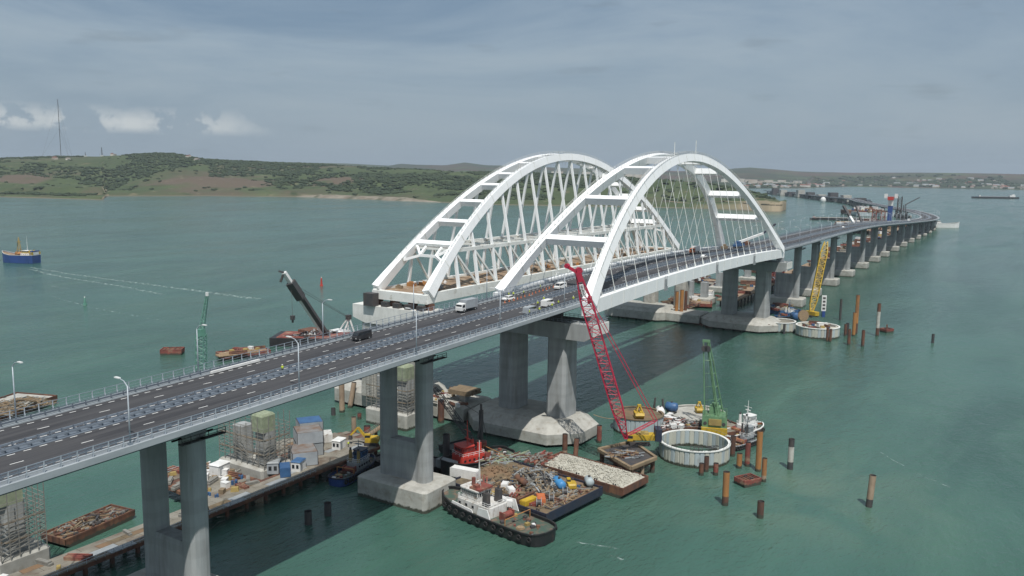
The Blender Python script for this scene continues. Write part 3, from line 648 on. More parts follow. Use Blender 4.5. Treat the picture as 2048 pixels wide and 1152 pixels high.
# ------------------------------------------------------------------ arches
def ribpt(kind, side, t, dn=0):
    h = 4*t*(1-t)
    if kind == 'road': x, y0, W, ins, z, Rr = 227*t, 0., 33.2, 10.5, 44.6, 47.2
    else: x, y0, W, ins, z, Rr = -11.4+227*t, 54.8, 22.7, 8.2, 43.7, 48.
    return Vector((x, y0+(W-ins*h if side == 'L' else ins*h), z+Rr*h))
def rib_mb(kind, side, w, dp, t0=0, t1=1, n=56):
    loops = []; sg = 1 if side == 'R' else -1
    for k in range(n+1):
        t = t0+(t1-t0)*k/n; p = ribpt(kind, side, t); d = (ribpt(kind, side, min(1, t+.004))-ribpt(kind, side, max(0, t-.004))).normalized()
        ins = (10.5/47.2 if kind == 'road' else 8.2/48.); pl = Vector((0, sg*ins, 1)).normalized(); lat = d.cross(pl).normalized(); dep = lat.cross(d).normalized()
        ww = w*(1+.35*max(0, 1-t/.06)+.35*max(0, 1-(1-t)/.06)) ; dd = dp*(1+.25*max(0, 1-t/.08)+.25*max(0, 1-(1-t)/.08))
        loops.append([tuple(p+lat*(i*ww/2)+dep*(j*dd/2)) for i, j in ((-1, -1), (1, -1), (1, 1), (-1, 1))])
    b = MB(); b.loft(loops); return b
# road arch
RA = thing('road_arch', 'white steel road arch with thin hangers, the nearer right hand arch of the two', 'arch bridge', (0, YC, 44.4))
for s_ in 'RL': part('rib', rib_mb('road', s_, 2.5, 3.4), 'white_steel', RA)
for t in (.100, .202, .326, .413, .587, .674, .798, .893):
    a = ribpt('road', 'L', t); c = ribpt('road', 'R', t); d = (ribpt('road', 'R', t+.01)-ribpt('road', 'R', t-.01)).normalized(); upv = Vector((0, 1, 0)).cross(d)*-1
    b = MB(); q = Vector((0, .9, 0)); b.beam(a-q, c+q, 2.6, 2.6, upv if upv.z > 0 else -upv)
    part('strut', b, 'white_steel', RA)
for sd, yy in (('R', 0.), ('L', 33.2)):
    b = MB(); sg = -1 if sd == 'R' else 1
    pts = [(x, yy, zarch(x)) for x in np.linspace(-3, 230, 30)]
    sweep(b, pts, rect(-1.05, 1.05, -3.6, .9)); part('tie_girder', b, 'white_steel', RA)
    for k in range(23):
        x = 9.2+9.48*k; t = x/227; p = ribpt('road', sd, t); b = MB(); y = yy; z = zarch(x)+.9
        b.cyl((x, y, z), tuple(p), .11, n=6, caps=False); b.cyl((x, y, z), (x, y+(p.y-y)*.05, z+(p.z-z)*.05), .26, n=6); part('hanger', b, 'white_steel_weathered', RA)
    b = MB()                                                                       # handrail along the crown of the rib
    pts = []
    for k in range(100):
        t = .02+.96*k/99; p = ribpt('road', sd, t); pts.append((p.x, p.y, p.z+1.75+.4*abs(1-2*t)))
    for o in (-1.05, 1.05):
        rail_line(b, [(x, y+o, z) for x, y, z in pts], 1.0, 3, .035)
    part('rib_handrail', b, 'white_steel_weathered', RA)
for x in (60, 118, 173):
    b = MB(); z = zarch(x); b.box(x, -1.35, z-4.3, 2.2, .6, 1.6); b.beam((x-.9, -1.25, z-4), (x-.9, -1.25, z+1.1), .2); b.beam((x+.9, -1.25, z-4), (x+.9, -1.25, z+1.1), .2); b.box(x, -1.3, z-2.4, 1.8, .35, 2.4); part('work_cradle', b, 'grey_paint', RA)
b = MB()
for s_ in 'RL':
    p = ribpt('road', s_, .5+(.02 if s_ == 'R' else .05)); b.beam(p, p+Vector((0, 0, 7.5)), .22)
part('aerial', b, 'white_steel_weathered', RA)
b = MB()                                                                             # work scaffold hugging the near rib
for k in range(34):
    t = .035+.012*k; p = ribpt('road', 'R', t); q = ribpt('road', 'R', t+.012)
    b.beam(p+Vector((.9, 1.9, -1.8)), q+Vector((.9, 1.9, -1.8)), .5, .12); b.beam(p+Vector((.9, 1.9, -1.8)), p+Vector((.9, 1.9, .5)), .1); b.beam(p+Vector((.9, 2.2, .4)), q+Vector((.9, 2.2, .4)), .08)
part('rib_walkway', b, 'white_steel_weathered', RA)
deckr = thing('arch_road_deck', 'grey road deck hung inside the white road arch', 'bridge deck', (110, YC, 45))
deck(deckr, ARC); railings(deckr, ARC)
for sd in 'RL':
    for k in range(1, 24):
        b = rib_mb('road', sd, 2.56, 3.46, k/24-.0009, k/24+.0009, 1); part('splice_plate', b, 'white_steel_weathered', RA)
for k in range(24):
    x = 4.5+9.48*k; b = MB(); b.box(x, -1.07, zarch(x)-3.5, .35, .12, 4.3); part('stiffener', b, 'white_steel_weathered', RA)
# rail arch
LA = thing('rail_arch', 'white steel rail arch with thick hangers and truss, the farther and left hand arch', 'arch bridge', (-11.4, 66, 43))
for s_ in 'RL': part('rib', rib_mb('rail', s_, 2.1, 3.0), 'white_steel', LA)
for t in (.084, .134, .188, .244, .292, .358, .422, .5, .578, .642, .708, .756, .812, .866, .916):
    a = ribpt('rail', 'L', t); c = ribpt('rail', 'R', t); d = (ribpt('rail', 'R', t+.01)-ribpt('rail', 'R', t-.01)).normalized(); upv = Vector((0, 1, 0)).cross(d)*-1
    b = MB(); q = Vector((0, .7, 0)); h = 2.6 if t in (.084, .916) else 2.0
    b.beam(a-q, c+q, 2.0, h, upv if upv.z > 0 else -upv); part('strut', b, 'white_steel', LA)
for te, sg in ((.084, 1), (.916, -1)):                                                    # portal frames
    b = MB(); A = ribpt('rail', 'L', te); B = ribpt('rail', 'R', te); A2 = ribpt('rail', 'L', te-sg*.034); B2 = ribpt('rail', 'R', te-sg*.034); m1_ = A.lerp(B, .3)+Vector((-sg*4.6, 0, -3.6)); m2_ = A.lerp(B, .7)+Vector((-sg*4.6, 0, -3.6))
    for p, q in ((A2, m1_), (m1_, m2_), (m2_, B2), (A, m1_), (B, m2_), (A.lerp(B, .3), m1_), (A.lerp(B, .7), m2_)): b.beam(p, q, .8, .9)
    part('portal_brace', b, 'white_steel', LA)
for sd in 'RL':
    for k in range(1, 20): b = rib_mb('rail', sd, 2.16, 3.06, k/20-.0009, k/20+.0009, 1); part('splice_plate', b, 'white_steel_weathered', LA)
ZB, ZC = 43.4, 57.2
for yy, sd in ((54.8, 'R'), (77.5, 'L')):
    b = MB(); b.box(102.1, yy, ZB-2.8, 229, 1.5, 2.8+.6); part('tie_girder', b, 'white_steel_weathered', LA)
    ins = 8.2*(ZC-43.7)/48; yc = yy+(ins*.8 if sd == 'R' else -ins*.8)
    b = MB(); b.box(102.1, yc, ZC-.7, 196, 1.0, 1.3); part('upper_chord', b, 'white_steel_weathered', LA)
    for k in range(17):
        x = 6.2+12*k+.0; 
        if x > 200: break
        b = MB(); b.beam((x, yy, ZB+.4), (x, yc, ZC-.5), .95, .95); part('truss_post', b, 'white_steel', LA)
        b = MB(); b.beam((x, yc, ZC-.5), (x+12, yy, ZB+.4), .6, .7); part('truss_diagonal', b, 'white_steel_weathered', LA)
        t = (x+11.4)/227; p = ribpt('rail', sd, t)
        if p.z > ZC+4:
            b = MB(); b.beam((x, yc, ZC), tuple(p), .85, .85); part('hanger', b, 'white_steel', LA)
for k in range(17):
    x = 6.2+12*k
    if x > 200: break
    b = MB(); b.beam((x, 57, ZC), (x, 75.4, ZC), .7); b.beam((x, 57, ZC), (min(198, x+12), 75.4, ZC), .4); part('cross_brace', b, 'white_steel_weathered', LA)
b = MB(); b.box(102, 66.15, ZB-1.2, 227, 21, 1.0); part('rail_deck', b, 'work_deck', LA)
for x in (-11.8, 215.8): b = MB(); b.box(x, 66.15, ZB-2.9, 2.6, 24, 3.0); part('end_beam', b, 'white_steel_weathered', LA)
b = MB()
for sd in 'RL':
    pts = []
    for k in range(90):
        t = .03+.94*k/89; p = ribpt('rail', sd, t); pts.append((p.x, p.y, p.z+1.7+.3*abs(1-2*t)))
    rail_line(b, pts, 1.0, 3, .035)
part('rib_handrail', b, 'white_steel_weathered', LA)
b = MB()
for s_ in (-.9, .9):
    for k in range(70):
        t = .1+.0118*k; p = ribpt('rail', 'R', t); q = ribpt('rail', 'R', t+.0118); o = Vector((.6, .8+s_, -2.0)); b.beam(p+o, q+o, .12)
        if s_ < 0: b.beam(p+o, p+o+Vector((0, 1.8, 0)), .1); b.beam(p+o, p+o+Vector((0, 0, -1.3)), .09)
part('under_rib_walkway', b, 'white_steel_weathered', LA)
for k in range(26):                                                                  # gear left lying on the rail deck
    x = g2.uniform(-9, 200); y = g2.uniform(57.5, 75); b = MB(); s_ = g2.uniform(.6, 2.2)
    b.box(0, 0, 0, s_*1.6, s_, s_*.7); b.box(.2, .1, s_*.7, s_*.7, s_*.6, .4)
    o = single('material_stack', b, g2.choice(['timber', 'white_paint', 'rust_orange', 'grey_paint']), 'small stack of gear lying on the brown rail arch deck', 'stack', 'gear on the rail arch deck'); o.location = (x, y, ZB-.198); o.rotation_euler = (0, 0, g2.uniform(0, 3))

# ------------------------------------------------------------------ arch piers
def octo(x0, x1, y0, y1, c): return [(x0+c, y0), (x1-c, y0), (x1, y0+c), (x1, y1-c), (x1-c, y1), (x0+c, y1), (x0, y1-c), (x0, y0+c)]
def arch_pier(X, lab1, lab2, labf, sg):
    f = thing('pier_foundation', labf, 'foundation', (X, 45, 0))
    b = MB(); b.prism(octo(X-14, X+14, -1.5, 42, 8), .9, 4.2, 4.5, 7.2); part('road_pile_cap', b, 'concrete_pale', f)
    b = MB(); b.prism(octo(X-13, X+13, 62, 101, 4), .9, 5.4, 2.0, 7.6); part('rail_pile_cap', b, 'concrete_pale', f)
    b = MB(); b.prism([(X-8.5, 42.02), (X+8.5, 42.02), (X+8.5, 61.98), (X-8.5, 61.98)], .9, 5.2, 1, 6.0); part('link_beam', b, 'concrete_pale', f)
    for yy, n_ in ((2, 7), (66, 6)):
        for k in range(n_):
            for sx_ in (-1, 1): b = MB(); b.cyl((X+sx_*9, yy+k*5.6+3, -4), (X+sx_*9, yy+k*5.6+3, .95), .7, n=8); part('pile', b, 'rust', f)
    t = thing('arch_pier', lab1, 'pier', (X, YC, 7))
    for cy in (9.2, 27.6):
        b = MB(); w, d_ = 9.2, 7.0; z0, z1 = 7.15, 34.2
        b.loft([[(px, py, z) for px, py in octo(X-w*s_/2, X+w*s_/2, cy-d_*s_/2, cy+d_*s_/2, 1.0)] for z, s_ in ((z0, 1), (z1, .96))]); part('column', b, 'concrete', t)
    b = MB(); sec = [(-.2, 34.6), (-.2+3.2, 33.2), (36.4-3.2, 33.2), (36.4, 34.6), (36.4, 38.6), (-3.2, 38.6)]
    sec = [(-4.2, 34.8), (-1.4, 33.2), (34.6, 33.2), (37.4, 34.8), (37.4, 38.4), (-4.2, 38.4)]
    b.loft([[(X-5.6, y, z) for y, z in sec], [(X+5.6, y, z) for y, z in sec]]); part('cap_beam', b, 'concrete', t)
    b = MB(); b.box(X, -4.35, 34.9, 10.6, .3, 3.4); part('end_panel', b, 'concrete_white', t)
    b = MB(); rail_line(b, [(X-5.4, -4, 38.4), (X+5.4, -4, 38.4), (X+5.4, 37, 38.4), (X-5.4, 37, 38.4), (X-5.4, -4, 38.4)], 1.1, 1.5); part('handrail', b, 'galvanised', t)
    for cy in (0, 33.2): b = MB(); b.box(X+sg*1.5, cy, 38.4, 3.2, 2.6, 2.3); part('bearing', b, 'grey_paint', t)
    for cy in (YC-7.2, YC+7.2): b = MB(); b.box(X-sg*3.5, cy, 38.4, 1.8, 3, 2.6); part('bearing', b, 'dark_steel', t)
    X2 = X-10.5*sg
    t = thing('arch_pier', lab2, 'pier', (X2, 66, 7))
    for cy in (72.5, 84.5)[:2]:
        pass
    for cy in (57.0+3, 79.5):
        b = MB(); b.loft([[(px, py, z) for px, py in octo(X2-4.2*s_, X2+4.2*s_, cy-3.6*s_, cy+3.6*s_, 1.4)] for z, s_ in ((5.5, 1.05), (32, .95))]); part('column', b, 'concrete_pale', t)
    sec = [(50.5, 34.0), (54, 32), (80, 32), (85.5, 33.6), (85.5, 38.2), (50.5, 38.2)]
    b = MB(); b.loft([[(X2-4.6, y, z) for y, z in sec], [(X2+4.6, y, z) for y, z in sec]]); part('cap_beam', b, 'concrete_white', t)
    for cy in (54.8, 62, 70, 77.5): b = MB(); b.box(X2, cy, 38.2, 2.6, 2.2, 2.2); part('bearing', b, 'rust', t)
arch_pier(0.0, 'grey road arch pier with two broad columns at the near end of the road arch', 'pale rail arch pier with white cap beam at the near end of the rail arch', 'pale concrete foundation block at the water under the near arch piers', 1)
arch_pier(229.0, 'grey road arch pier with two columns at the far end of the road arch', 'pale rail arch pier at the far end of the rail arch', 'pale concrete foundation block at the water under the far arch piers', -1)
# dark jacking frame on the rail deck corner
t = thing('jacking_frame', 'dark steel jacking frame at the near left corner of the rail arch', 'jacking frame', (-15, 76, 38.3))
b = MB(); b.box(-15.0, 77, 38.3, 3.0, 4.4, 4.4); part('frame', b, 'dark_steel', t)
for k in range(4): b = MB(); b.box(-13.6, 56+k*5.2, 38.25, 2.0, 2.6, 1.7); part('jack', b, 'dark_steel', t)
# unfinished rail pier columns in scaffolding
def scaffold_pier(x, y, z1, lab, lab2):
    t = thing('rail_pier', lab, 'pier', (x, y, 0)); b = MB(); b.prism(rrect(x, y, 11, 18, .6, 1), -2, 5, .5, 5.5); part('pile_cap', b, 'concrete_pale', t)
    b = MB()
    for s_ in (-1, 1): b.loft([[(px, py, z) for px, py in rrect(x, y+s_*4.6, 4.2, 4.4, .8, 2)] for z in (5.5, z1)])
    part('column', b, 'concrete', t); b = MB(); b.prism([(x-3.0, y-6.8), (x+1.5, y-6.8), (x+1.5, y-2.6), (x-3.0, y-2.6)], z1, z1+4.4, .4, z1+5); part('head_formwork', b, 'net_green', t)
    s = thing('scaffold', lab2, 'scaffold', (x, y, 5.5))
    hx, hy = 4.6, 9.0
    for i in range(6):
        for j, yy in enumerate((y-hy, y+hy)):
            b = MB(); b.beam((x-hx+2*hx*i/5, yy, 5.5), (x-hx+2*hx*i/5, yy, z1+5*(.3+.7*((i*3) % 4)/3)), .14); part('standard', b, 'scaffold', s)
    for i in range(1, 8):
        for xx in (x-hx, x+hx): b = MB(); b.beam((xx, y-hy+2*hy*i/8, 5.5), (xx, y-hy+2*hy*i/8, z1+5*(.3+.7*((i*3) % 4)/3)), .14); part('standard', b, 'scaffold', s)
    b = MB(); z = 7.3
    while z < z1+2:
        c = [(x-hx, y-hy), (x+hx, y-hy), (x+hx, y+hy), (x-hx, y+hy)]
        for p, q in zip(c, c[1:]+c[:1]): b.beam((*p, z), (*q, z), .11)
        z += 1.0
    for k in range(8):
        za = 6+(z1-8)*k/8; b.beam((x-hx, y-hy+2*(k % 4), za), (x-hx, y+hy-2*(k % 4), za+4), .1); b.beam((x-hx, y-hy, za), (x+hx, y-hy, za+3), .1)
    part('ledgers', b, 'scaffold', s)
    b = MB(); z = 9
    while z < z1: b.box(x-hx+.5, y, z, 1.0, 2*hy, .08); b.box(x, y-hy+.5, z, 2*hx, 1.0, .08); z += 4
    part('boards', b, 'timber', s)
scaffold_pier(-81, 61, 14.5, 'unfinished rail pier inside scaffolding behind the jetty containers', 'brown scaffolding round the rail pier behind the jetty containers')
scaffold_pier(-147, 63, 16, 'unfinished rail pier on a pale block at the far lower left', 'brown scaffolding round the rail pier at the far lower left')
scaffold_pier(-20, 62, 16, 'unfinished rail pier stem seen between the two columns of the nearest road pier', 'scaffolding round the rail pier seen between the near road pier columns')
for x in (300, 360, 430): 
    t = thing('rail_pier', 'unfinished rail pier stub beyond the rail arch', 'pier', (x, 72, 0), group='rail pier stubs beyond the rail arch')
    b = MB(); b.prism(rrect(x, 72, 13, 22, .6, 1), -2, 4, .5, 4.5); part('pile_cap', b, 'concrete_pale', t); 
    for s_ in (-5, 5): b = MB(); b.box(x, 72+s_, 4.5, 4.2, 4.2, 10); part('column', b, 'concrete', t)

# ------------------------------------------------------------------ local-frame builder
class TB(MB):
    def __init__(s, x=0, y=0, z=0, rz=0): super().__init__(); s.T = (x, y, z, math.cos(rz), math.sin(rz))
    def add(s, vs, fs):
        x, y, z, c, n = s.T; super().add([(x+v[0]*c-v[1]*n, y+v[0]*n+v[1]*c, z+v[2]) for v in vs], fs)
def frame(x, y, z, rz): return lambda: TB(x, y, z, rz)

# ------------------------------------------------------------------ vessels
def vessel(name, label, cat, x, y, rz, Lh, B, D, hull, house, trim, group=None, kind='tug', deckm='deck_green', tyres=True, mast=9, funnel='red_paint', wh='white_paint'):
    t = thing(name, label, cat, (x, y, 0), rz, group); K = frame(x, y, 0, rz)
    ST = [(-.5, .30, .04), (-.49, .52, .03), (-.47, .72, .02), (-.44, .85, 0), (-.38, .96, 0), (-.2, 1, 0), (.1, 1, .02), (.28, .93, .1), (.40, .70, .24), (.47, .38, .36), (.5, .06, .42)]
    if kind == 'ship': ST = [(-.5, .85, .05), (-.42, .97, .02), (-.2, 1, 0), (.15, 1, 0), (.32, .85, .12), (.42, .55, .26), (.48, .22, .38), (.5, .04, .42)]
    b = K(); loops = []
    for s_, w, sh in ST:
        X = s_*Lh; hw = w*B/2; zt = D*(1+sh); loops.append([(X, hw, zt), (X-.0, hw*.93, .2), (X*.985, hw*.7, -1.2), (X*.985, -hw*.7, -1.2), (X, -hw*.93, .2), (X, -hw, zt)])
    b.loft(loops, closed=False, caps=False); n6 = 6
    b.add([loops[0][i] for i in range(6)], [(0, 1, 2, 3, 4, 5)]); b.add(loops[-1], [(5, 4, 3, 2, 1, 0)])
    o = part('hull', b, hull, t)
    b = K(); top = [(s_*Lh, w*B/2*.985, D*(1+sh)-.75) for s_, w, sh in ST]; b.add(top+[(p[0], -p[1], p[2]) for p in reversed(top)], [])
    n = len(ST); b.add(top+[(p[0], -p[1], p[2]) for p in top], [(i, i+1, n+i+1, n+i) for i in range(n-1)]); part('deck', b, deckm, t)
    b = K()
    for sg in (-1, 1):
        for a, c in zip(ST, ST[1:]): b.beam((a[0]*Lh, sg*a[1]*B/2, D*(1+a[2])), (c[0]*Lh, sg*c[1]*B/2, D*(1+c[2])), .35, .3)
    b.beam((-.5*Lh, -ST[0][1]*B/2, D), (-.5*Lh, ST[0][1]*B/2, D), .35, .3); part('rubbing_rail', b, trim, t)
    h0 = D-.75
    hx = .12*Lh if kind == 'tug' else -.28*Lh
    b = K(); b.loft([[(px, py, z) for px, py in rrect(hx, 0, Lh*.34*k, B*.62, .8, 3)] for z, k in ((h0, 1), (h0+2.4, .98))]); part('deckhouse', b, house, t)
    b = K()
    for sg in (-1, 1):
        for k in range(5): b.box(hx-Lh*.13+k*Lh*.065, sg*B*.311, h0+1.1, .7, .1, .6)
    part('portholes', b, 'glass', t, kind='stuff')
    wx = hx+Lh*.06
    w_ = K(); w_.loft([[(px, py, z) for px, py in rrect(wx, 0, Lh*.17*k, B*.46*k, .7, 3)] for z, k in ((h0+2.4, 1), (h0+5.0, 1.0))]); W1 = part('wheelhouse', w_, wh, t)
    b = K(); b.loft([[(px, py, z) for px, py in rrect(wx, 0, Lh*.173, B*.472, .7, 3)] for z in (h0+3.75, h0+4.55)]); part('windows', b, 'glass', W1)
    b = K(); 
    for k in range(9): b.box(wx-Lh*.08+k*Lh*.02, 0, h0+3.7, .14, B*.48, .9)
    for k in range(6): b.box(wx, -B*.19+k*B*.076, h0+3.7, Lh*.177, .14, .9)
    part('window_frames', b, wh, W1)
    b = K(); b.loft([[(px, py, z) for px, py in rrect(wx, 0, Lh*.19, B*.52, .7, 3)] for z in (h0+5.0, h0+5.25)]); part('wheelhouse_roof', b, trim if trim != 'black_hull' else wh, W1)
    b = K(); b.cyl((wx-1, 0, h0+5.2), (wx-1, 0, h0+5.2+mast), .16, .08, 6); b.beam((wx-1, -1.5, h0+5+mast*.6), (wx-1, 1.5, h0+5+mast*.6), .12); b.beam((wx-1.6, 0, h0+5.2), (wx-1, 0, h0+5+mast*.7), .1); b.box(wx-1, 0, h0+6.8, .4, 1.8, .25); part('mast', b, house if house != 'black_hull' else 'white_paint', t)
    for sg in (-1, 1):
        b = K(); b.loft([[(px, py, z) for px, py in rrect(hx-Lh*.1, sg*B*.2, Lh*.06*k, B*.13*k, .4, 2)] for z, k in ((h0+2.4, 1), (h0+5.6, .85))]); F = part('funnel', b, funnel, t)
        b = K(); b.cyl((hx-Lh*.1, sg*B*.2, h0+5.6), (hx-Lh*.1, sg*B*.2, h0+6.3), .3, n=6); part('exhaust', b, 'dark_steel', F)
    b = K(); rail_line(b, [(hx-Lh*.15, -B*.29, h0+2.4), (hx+Lh*.155, -B*.29, h0+2.4), (hx+Lh*.155, B*.29, h0+2.4), (hx-Lh*.15, B*.29, h0+2.4), (hx-Lh*.15, -B*.29, h0+2.4)], 1, 1.5, .04); part('handrail', b, 'white_paint', t)
    if kind == 'tug':
        b = K(); b.cyl((-.12*Lh, -1.3, h0+1), (-.12*Lh, 1.3, h0+1), .8, n=12); b.box(-.12*Lh, -1.6, h0, 1.8, .3, 1.9); b.box(-.12*Lh, 1.6, h0, 1.8, .3, 1.9); part('tow_winch', b, 'rust_red', t)
        b = K(); b.cyl((-.22*Lh, -B*.42, h0), (-.22*Lh, -B*.42, h0+2), .12, n=6); b.cyl((-.22*Lh, B*.42, h0), (-.22*Lh, B*.42, h0+2), .12, n=6); b.cyl((-.22*Lh, -B*.42, h0+2), (-.22*Lh, B*.42, h0+2), .12, n=6); part('tow_arch', b, 'rust_orange', t)
        for k in range(20):
            b = K(); xx = -.44*Lh+.018*Lh*k; yy = g2.uniform(-.33, .33)*B; s_ = g2.uniform(.3, .9); b.box(xx, yy, h0, s_*1.3, s_, s_*.7, g2.uniform(0, 3)); part('deck_gear', b, g2.choice(['rope_tan', 'rust_red', 'yellow_dull', 'dark_steel', 'dark_steel', 'rust', 'grey_paint', 'white_paint']), t)
        b = K()
        for j in range(3): b.cyl((-.3*Lh, B*.2, h0+.05+.14*j), (-.3*Lh, B*.2, h0+.18+.14*j), 1.1-.1*j, n=12)
        part('rope_coil', b, 'rope_tan', t)
    if tyres:
        b0 = MB(); nseg = 10
        for k in range(nseg):
            a, c = 2*PI*k/nseg, 2*PI*(k+1)/nseg; b0.beam((.55*math.cos(a), 0, .55*math.sin(a)), (.55*math.cos(c), 0, .55*math.sin(c)), .3, .3)
        tm = b0.mesh('tyre_fender', 'tyre'); ca, sa = math.cos(rz), math.sin(rz)
        for sg in (-1, 1):
            for k in range(12):
                s_ = -.44+.075*k; w = np.interp(s_, [q[0] for q in ST], [q[1] for q in ST]); lx, ly = s_*Lh, sg*(w*B/2+.2)
                inst('tyre_fender', tm, t, (x+lx*ca-ly*sa, y+lx*sa+ly*ca, D*.62), rz=rz)
    return t
H = R
tg = vessel('tugboat', 'black hulled tugboat with white wheelhouse and green aft deck lying nearest the camera', 'tugboat', -69.2, -10.6, R(79.5), 35, 10.5, 3.0, 'black_hull', 'white_worn', 'black_hull', mast=12, funnel='dark_steel', wh='white_worn')
K = frame(-69.2, -10.6, 0, R(79.5))
for sg in (-1, 1):
    b = K(); b.loft([[(X, sg*4.9+o, z) for X, z in ((-3.6, 2.4), (1.2, 2.4), (.6, 5.0), (-2.4, 5.2))] for o in (-.12, .12)]); part('side_screen', b, 'white_paint', tg)
    b = K(); b.loft([[(X, sg*4.6+o, z) for X, z in ((2.5, 2.5), (10.5, 2.8), (10, 4.1), (3.2, 3.6))] for o in (-.1, .1)]); part('side_bulwark', b, 'white_paint', tg)
b = K(); b.cyl((7.2, 0, 7.2), (7.2, 0, 9.5), .5, n=8); b.box(4.6, 1.6, 2.2, 1.2, 1.2, 6.6); part('ladder_trunk', b, 'rust_red', tg)
b = K(); b.box(4.6, 0, 7.52, 3.6, 4.6, .5); part('top_rail', b, 'rust_red', tg)
vessel('tugboat', 'dark tugboat with a bright red upper house between the near pier and the junk barge', 'tugboat', -40.5, 14.5, R(160), 24, 9.5, 3.4, 'black_hull', 'red_paint', 'black_hull', funnel='red_paint', wh='red_paint', mast=7)
_p = (33.6, -40.1, 1.50)
vessel('tugboat', 'small white tugboat with orange hull beside the green floating crane', 'tugboat', _p[0], _p[1], R(-22), 20, 6.5, 2.0, 'orange_paint', 'white_paint', 'white_paint', funnel='white_paint', mast=5)
_p = (23.6, -43.7, 0.50)
vessel('work_boat', 'dark work boat with grey deck moored just below the small white tugboat', 'work boat', _p[0], _p[1], R(-18), 14, 4.6, 1.5, 'navy_hull', 'grey_paint', 'grey_paint', funnel='dark_steel', wh='grey_paint', mast=4)
_p = (165.4, 658.8, 1.00)
_p = (158.3, 647.4, 1.00)
SHR = R(112)
sh = vessel('cargo_ship', 'blue hulled ship with white and yellow stern steaming off at the left edge', 'ship', _p[0], _p[1], SHR, 40, 15, 8.6, 'ship_blue', 'white_paint', 'white_paint', kind='ship', deckm='work_deck', tyres=False, mast=15, funnel='yellow', wh='yellow')
K = frame(_p[0], _p[1], 0, SHR); b = K(); b.box(-18.4, 0, 8.4, 3, 12.8, 3.4); part('stern_house', b, 'white_paint', sh)
for yy in (-5.2, 5.2): b = K(); b.box(-18.4, yy, 8.5, 3.1, 2.4, 3.4); part('stern_panel', b, 'yellow', sh)
b = K(); b.box(-18.4, 0, 11.9, 2.6, 10.5, 1.2); part('stern_rail', b, 'ship_blue', sh)
b = K(); 
for sx_ in (-1, 1): b.beam((sx_*1.8, -2, 7), (0, 0, 27), .7); b.beam((sx_*1.8, 2, 7), (0, 0, 27), .7)
b.beam((-1, -1.5, 14), (1, 1.5, 14), .6); b.beam((0, -3.5, 22), (0, 3.5, 22), .5); part('lattice_mast', b, 'yellow_dull', sh)
b = K()
for k in range(7): b.ico((-2+1.9*k-5, g2.uniform(-3, 3), 9.8), 2.6, 1, 1, .8, .3, g2)
part('deck_cargo', b, 'rust_orange', sh)
_p = (1396.5, 39.3, 1.00)
vessel('ferry', 'small white vessel passing right of the far bend of the viaduct', 'boat', (1375.3, 23.3)[0], (1375.3, 23.3)[1], R(-60), 52, 16, 7, 'white_paint', 'white_paint', 'white_paint', kind='ship', tyres=False, mast=8, funnel='dark_steel')
sh.scale = (.84,)*3; _q = (160.1, 645.2); sh.location = (_q[0], _q[1], 0)
# long low cargo vessel far right
_p = (3862.5, 56.0, 0.00)
t = thing('river_barge', 'long low cargo barge with a pale deckhouse, far off at the right', 'barge', (_p[0], _p[1], 0), R(-65)); K = frame(_p[0], _p[1], 0, R(-65))
b = K(); b.loft([[(X, w, 7), (X, w*.9, 0), (X, -w*.9, 0), (X, -w, 7)] for X, w in ((-92, 7), (-84, 9), (80, 9), (90, 6), (96, .5))]); part('hull', b, 'black_hull', t)
b = K(); b.box(66, 0, 7, 22, 15, 7); b.box(70, 0, 14, 9, 13, 4); part('deckhouse', b, 'white_paint', t); b = K(); b.box(-62, 0, 7, 6, 8, 6); part('fore_cabin', b, 'white_paint', t); b = K(); b.box(-5, 0, 7, 110, 14, 2.2); part('hatch_covers', b, 'grey_paint', t)

# ------------------------------------------------------------------ barges
def barge(name, label, x, y, rz, Lb, Wb, D, hull, deckm, group=None, rake=2.5):
    t = thing(name, label, 'barge', (x, y, 0), rz, group); K = frame(x, y, 0, rz)
    b = K(); b.loft([[(X, Wb/2, D), (X, Wb/2, -1 if abs(X) < Lb/2-.1 else D*.45), (X, -Wb/2, -1 if abs(X) < Lb/2-.1 else D*.45), (X, -Wb/2, D)] for X in (-Lb/2, -Lb/2+rake, Lb/2-rake, Lb/2)]); part('hull', b, hull, t)
    b = K(); b.box(0, 0, D+.005, Lb-1, Wb-1, .06); part('deck', b, deckm, t)
    b = K()
    for sg in (-1, 1): b.box(0, sg*(Wb/2-.1), D+.003, Lb, .28, .5); b.box(sg*(Lb/2-.16), 0, D+.004, .27, Wb-.5, .45)
    part('coaming', b, hull, t)
    b = K()
    for sg in (-1, 1):
        for k in range(int(Lb/6)): X = -Lb/2+3+6*k; b.cyl((X, sg*(Wb/2-.9), D), (X, sg*(Wb/2-.9), D+.7), .22, n=6); b.cyl((X+.7, sg*(Wb/2-.9), D), (X+.7, sg*(Wb/2-.9), D+.7), .22, n=6)
    part('bollards', b, 'dark_steel', t, kind='stuff'); return t
barge('barge', 'navy blue barge crowded with scrap and machinery beside the black tugboat', -51.3, -8.4, R(82), 33, 24, 3.2, 'navy_hull', 'earth')
gb = barge('barge', 'rust sided barge heaped with pale broken stone', -30.2, -16.8, R(82), 30, 12.6, 2.6, 'rust', 'rubble')
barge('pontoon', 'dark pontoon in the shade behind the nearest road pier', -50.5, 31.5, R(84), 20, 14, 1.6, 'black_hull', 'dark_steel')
_p = (25.3, -30.8, 1.00)
barge('pontoon', 'pontoon carrying the green floating crane', _p[0]+10, _p[1]+1.6, R(58), 24, 13, 2.0, 'rust', 'platform_deck')
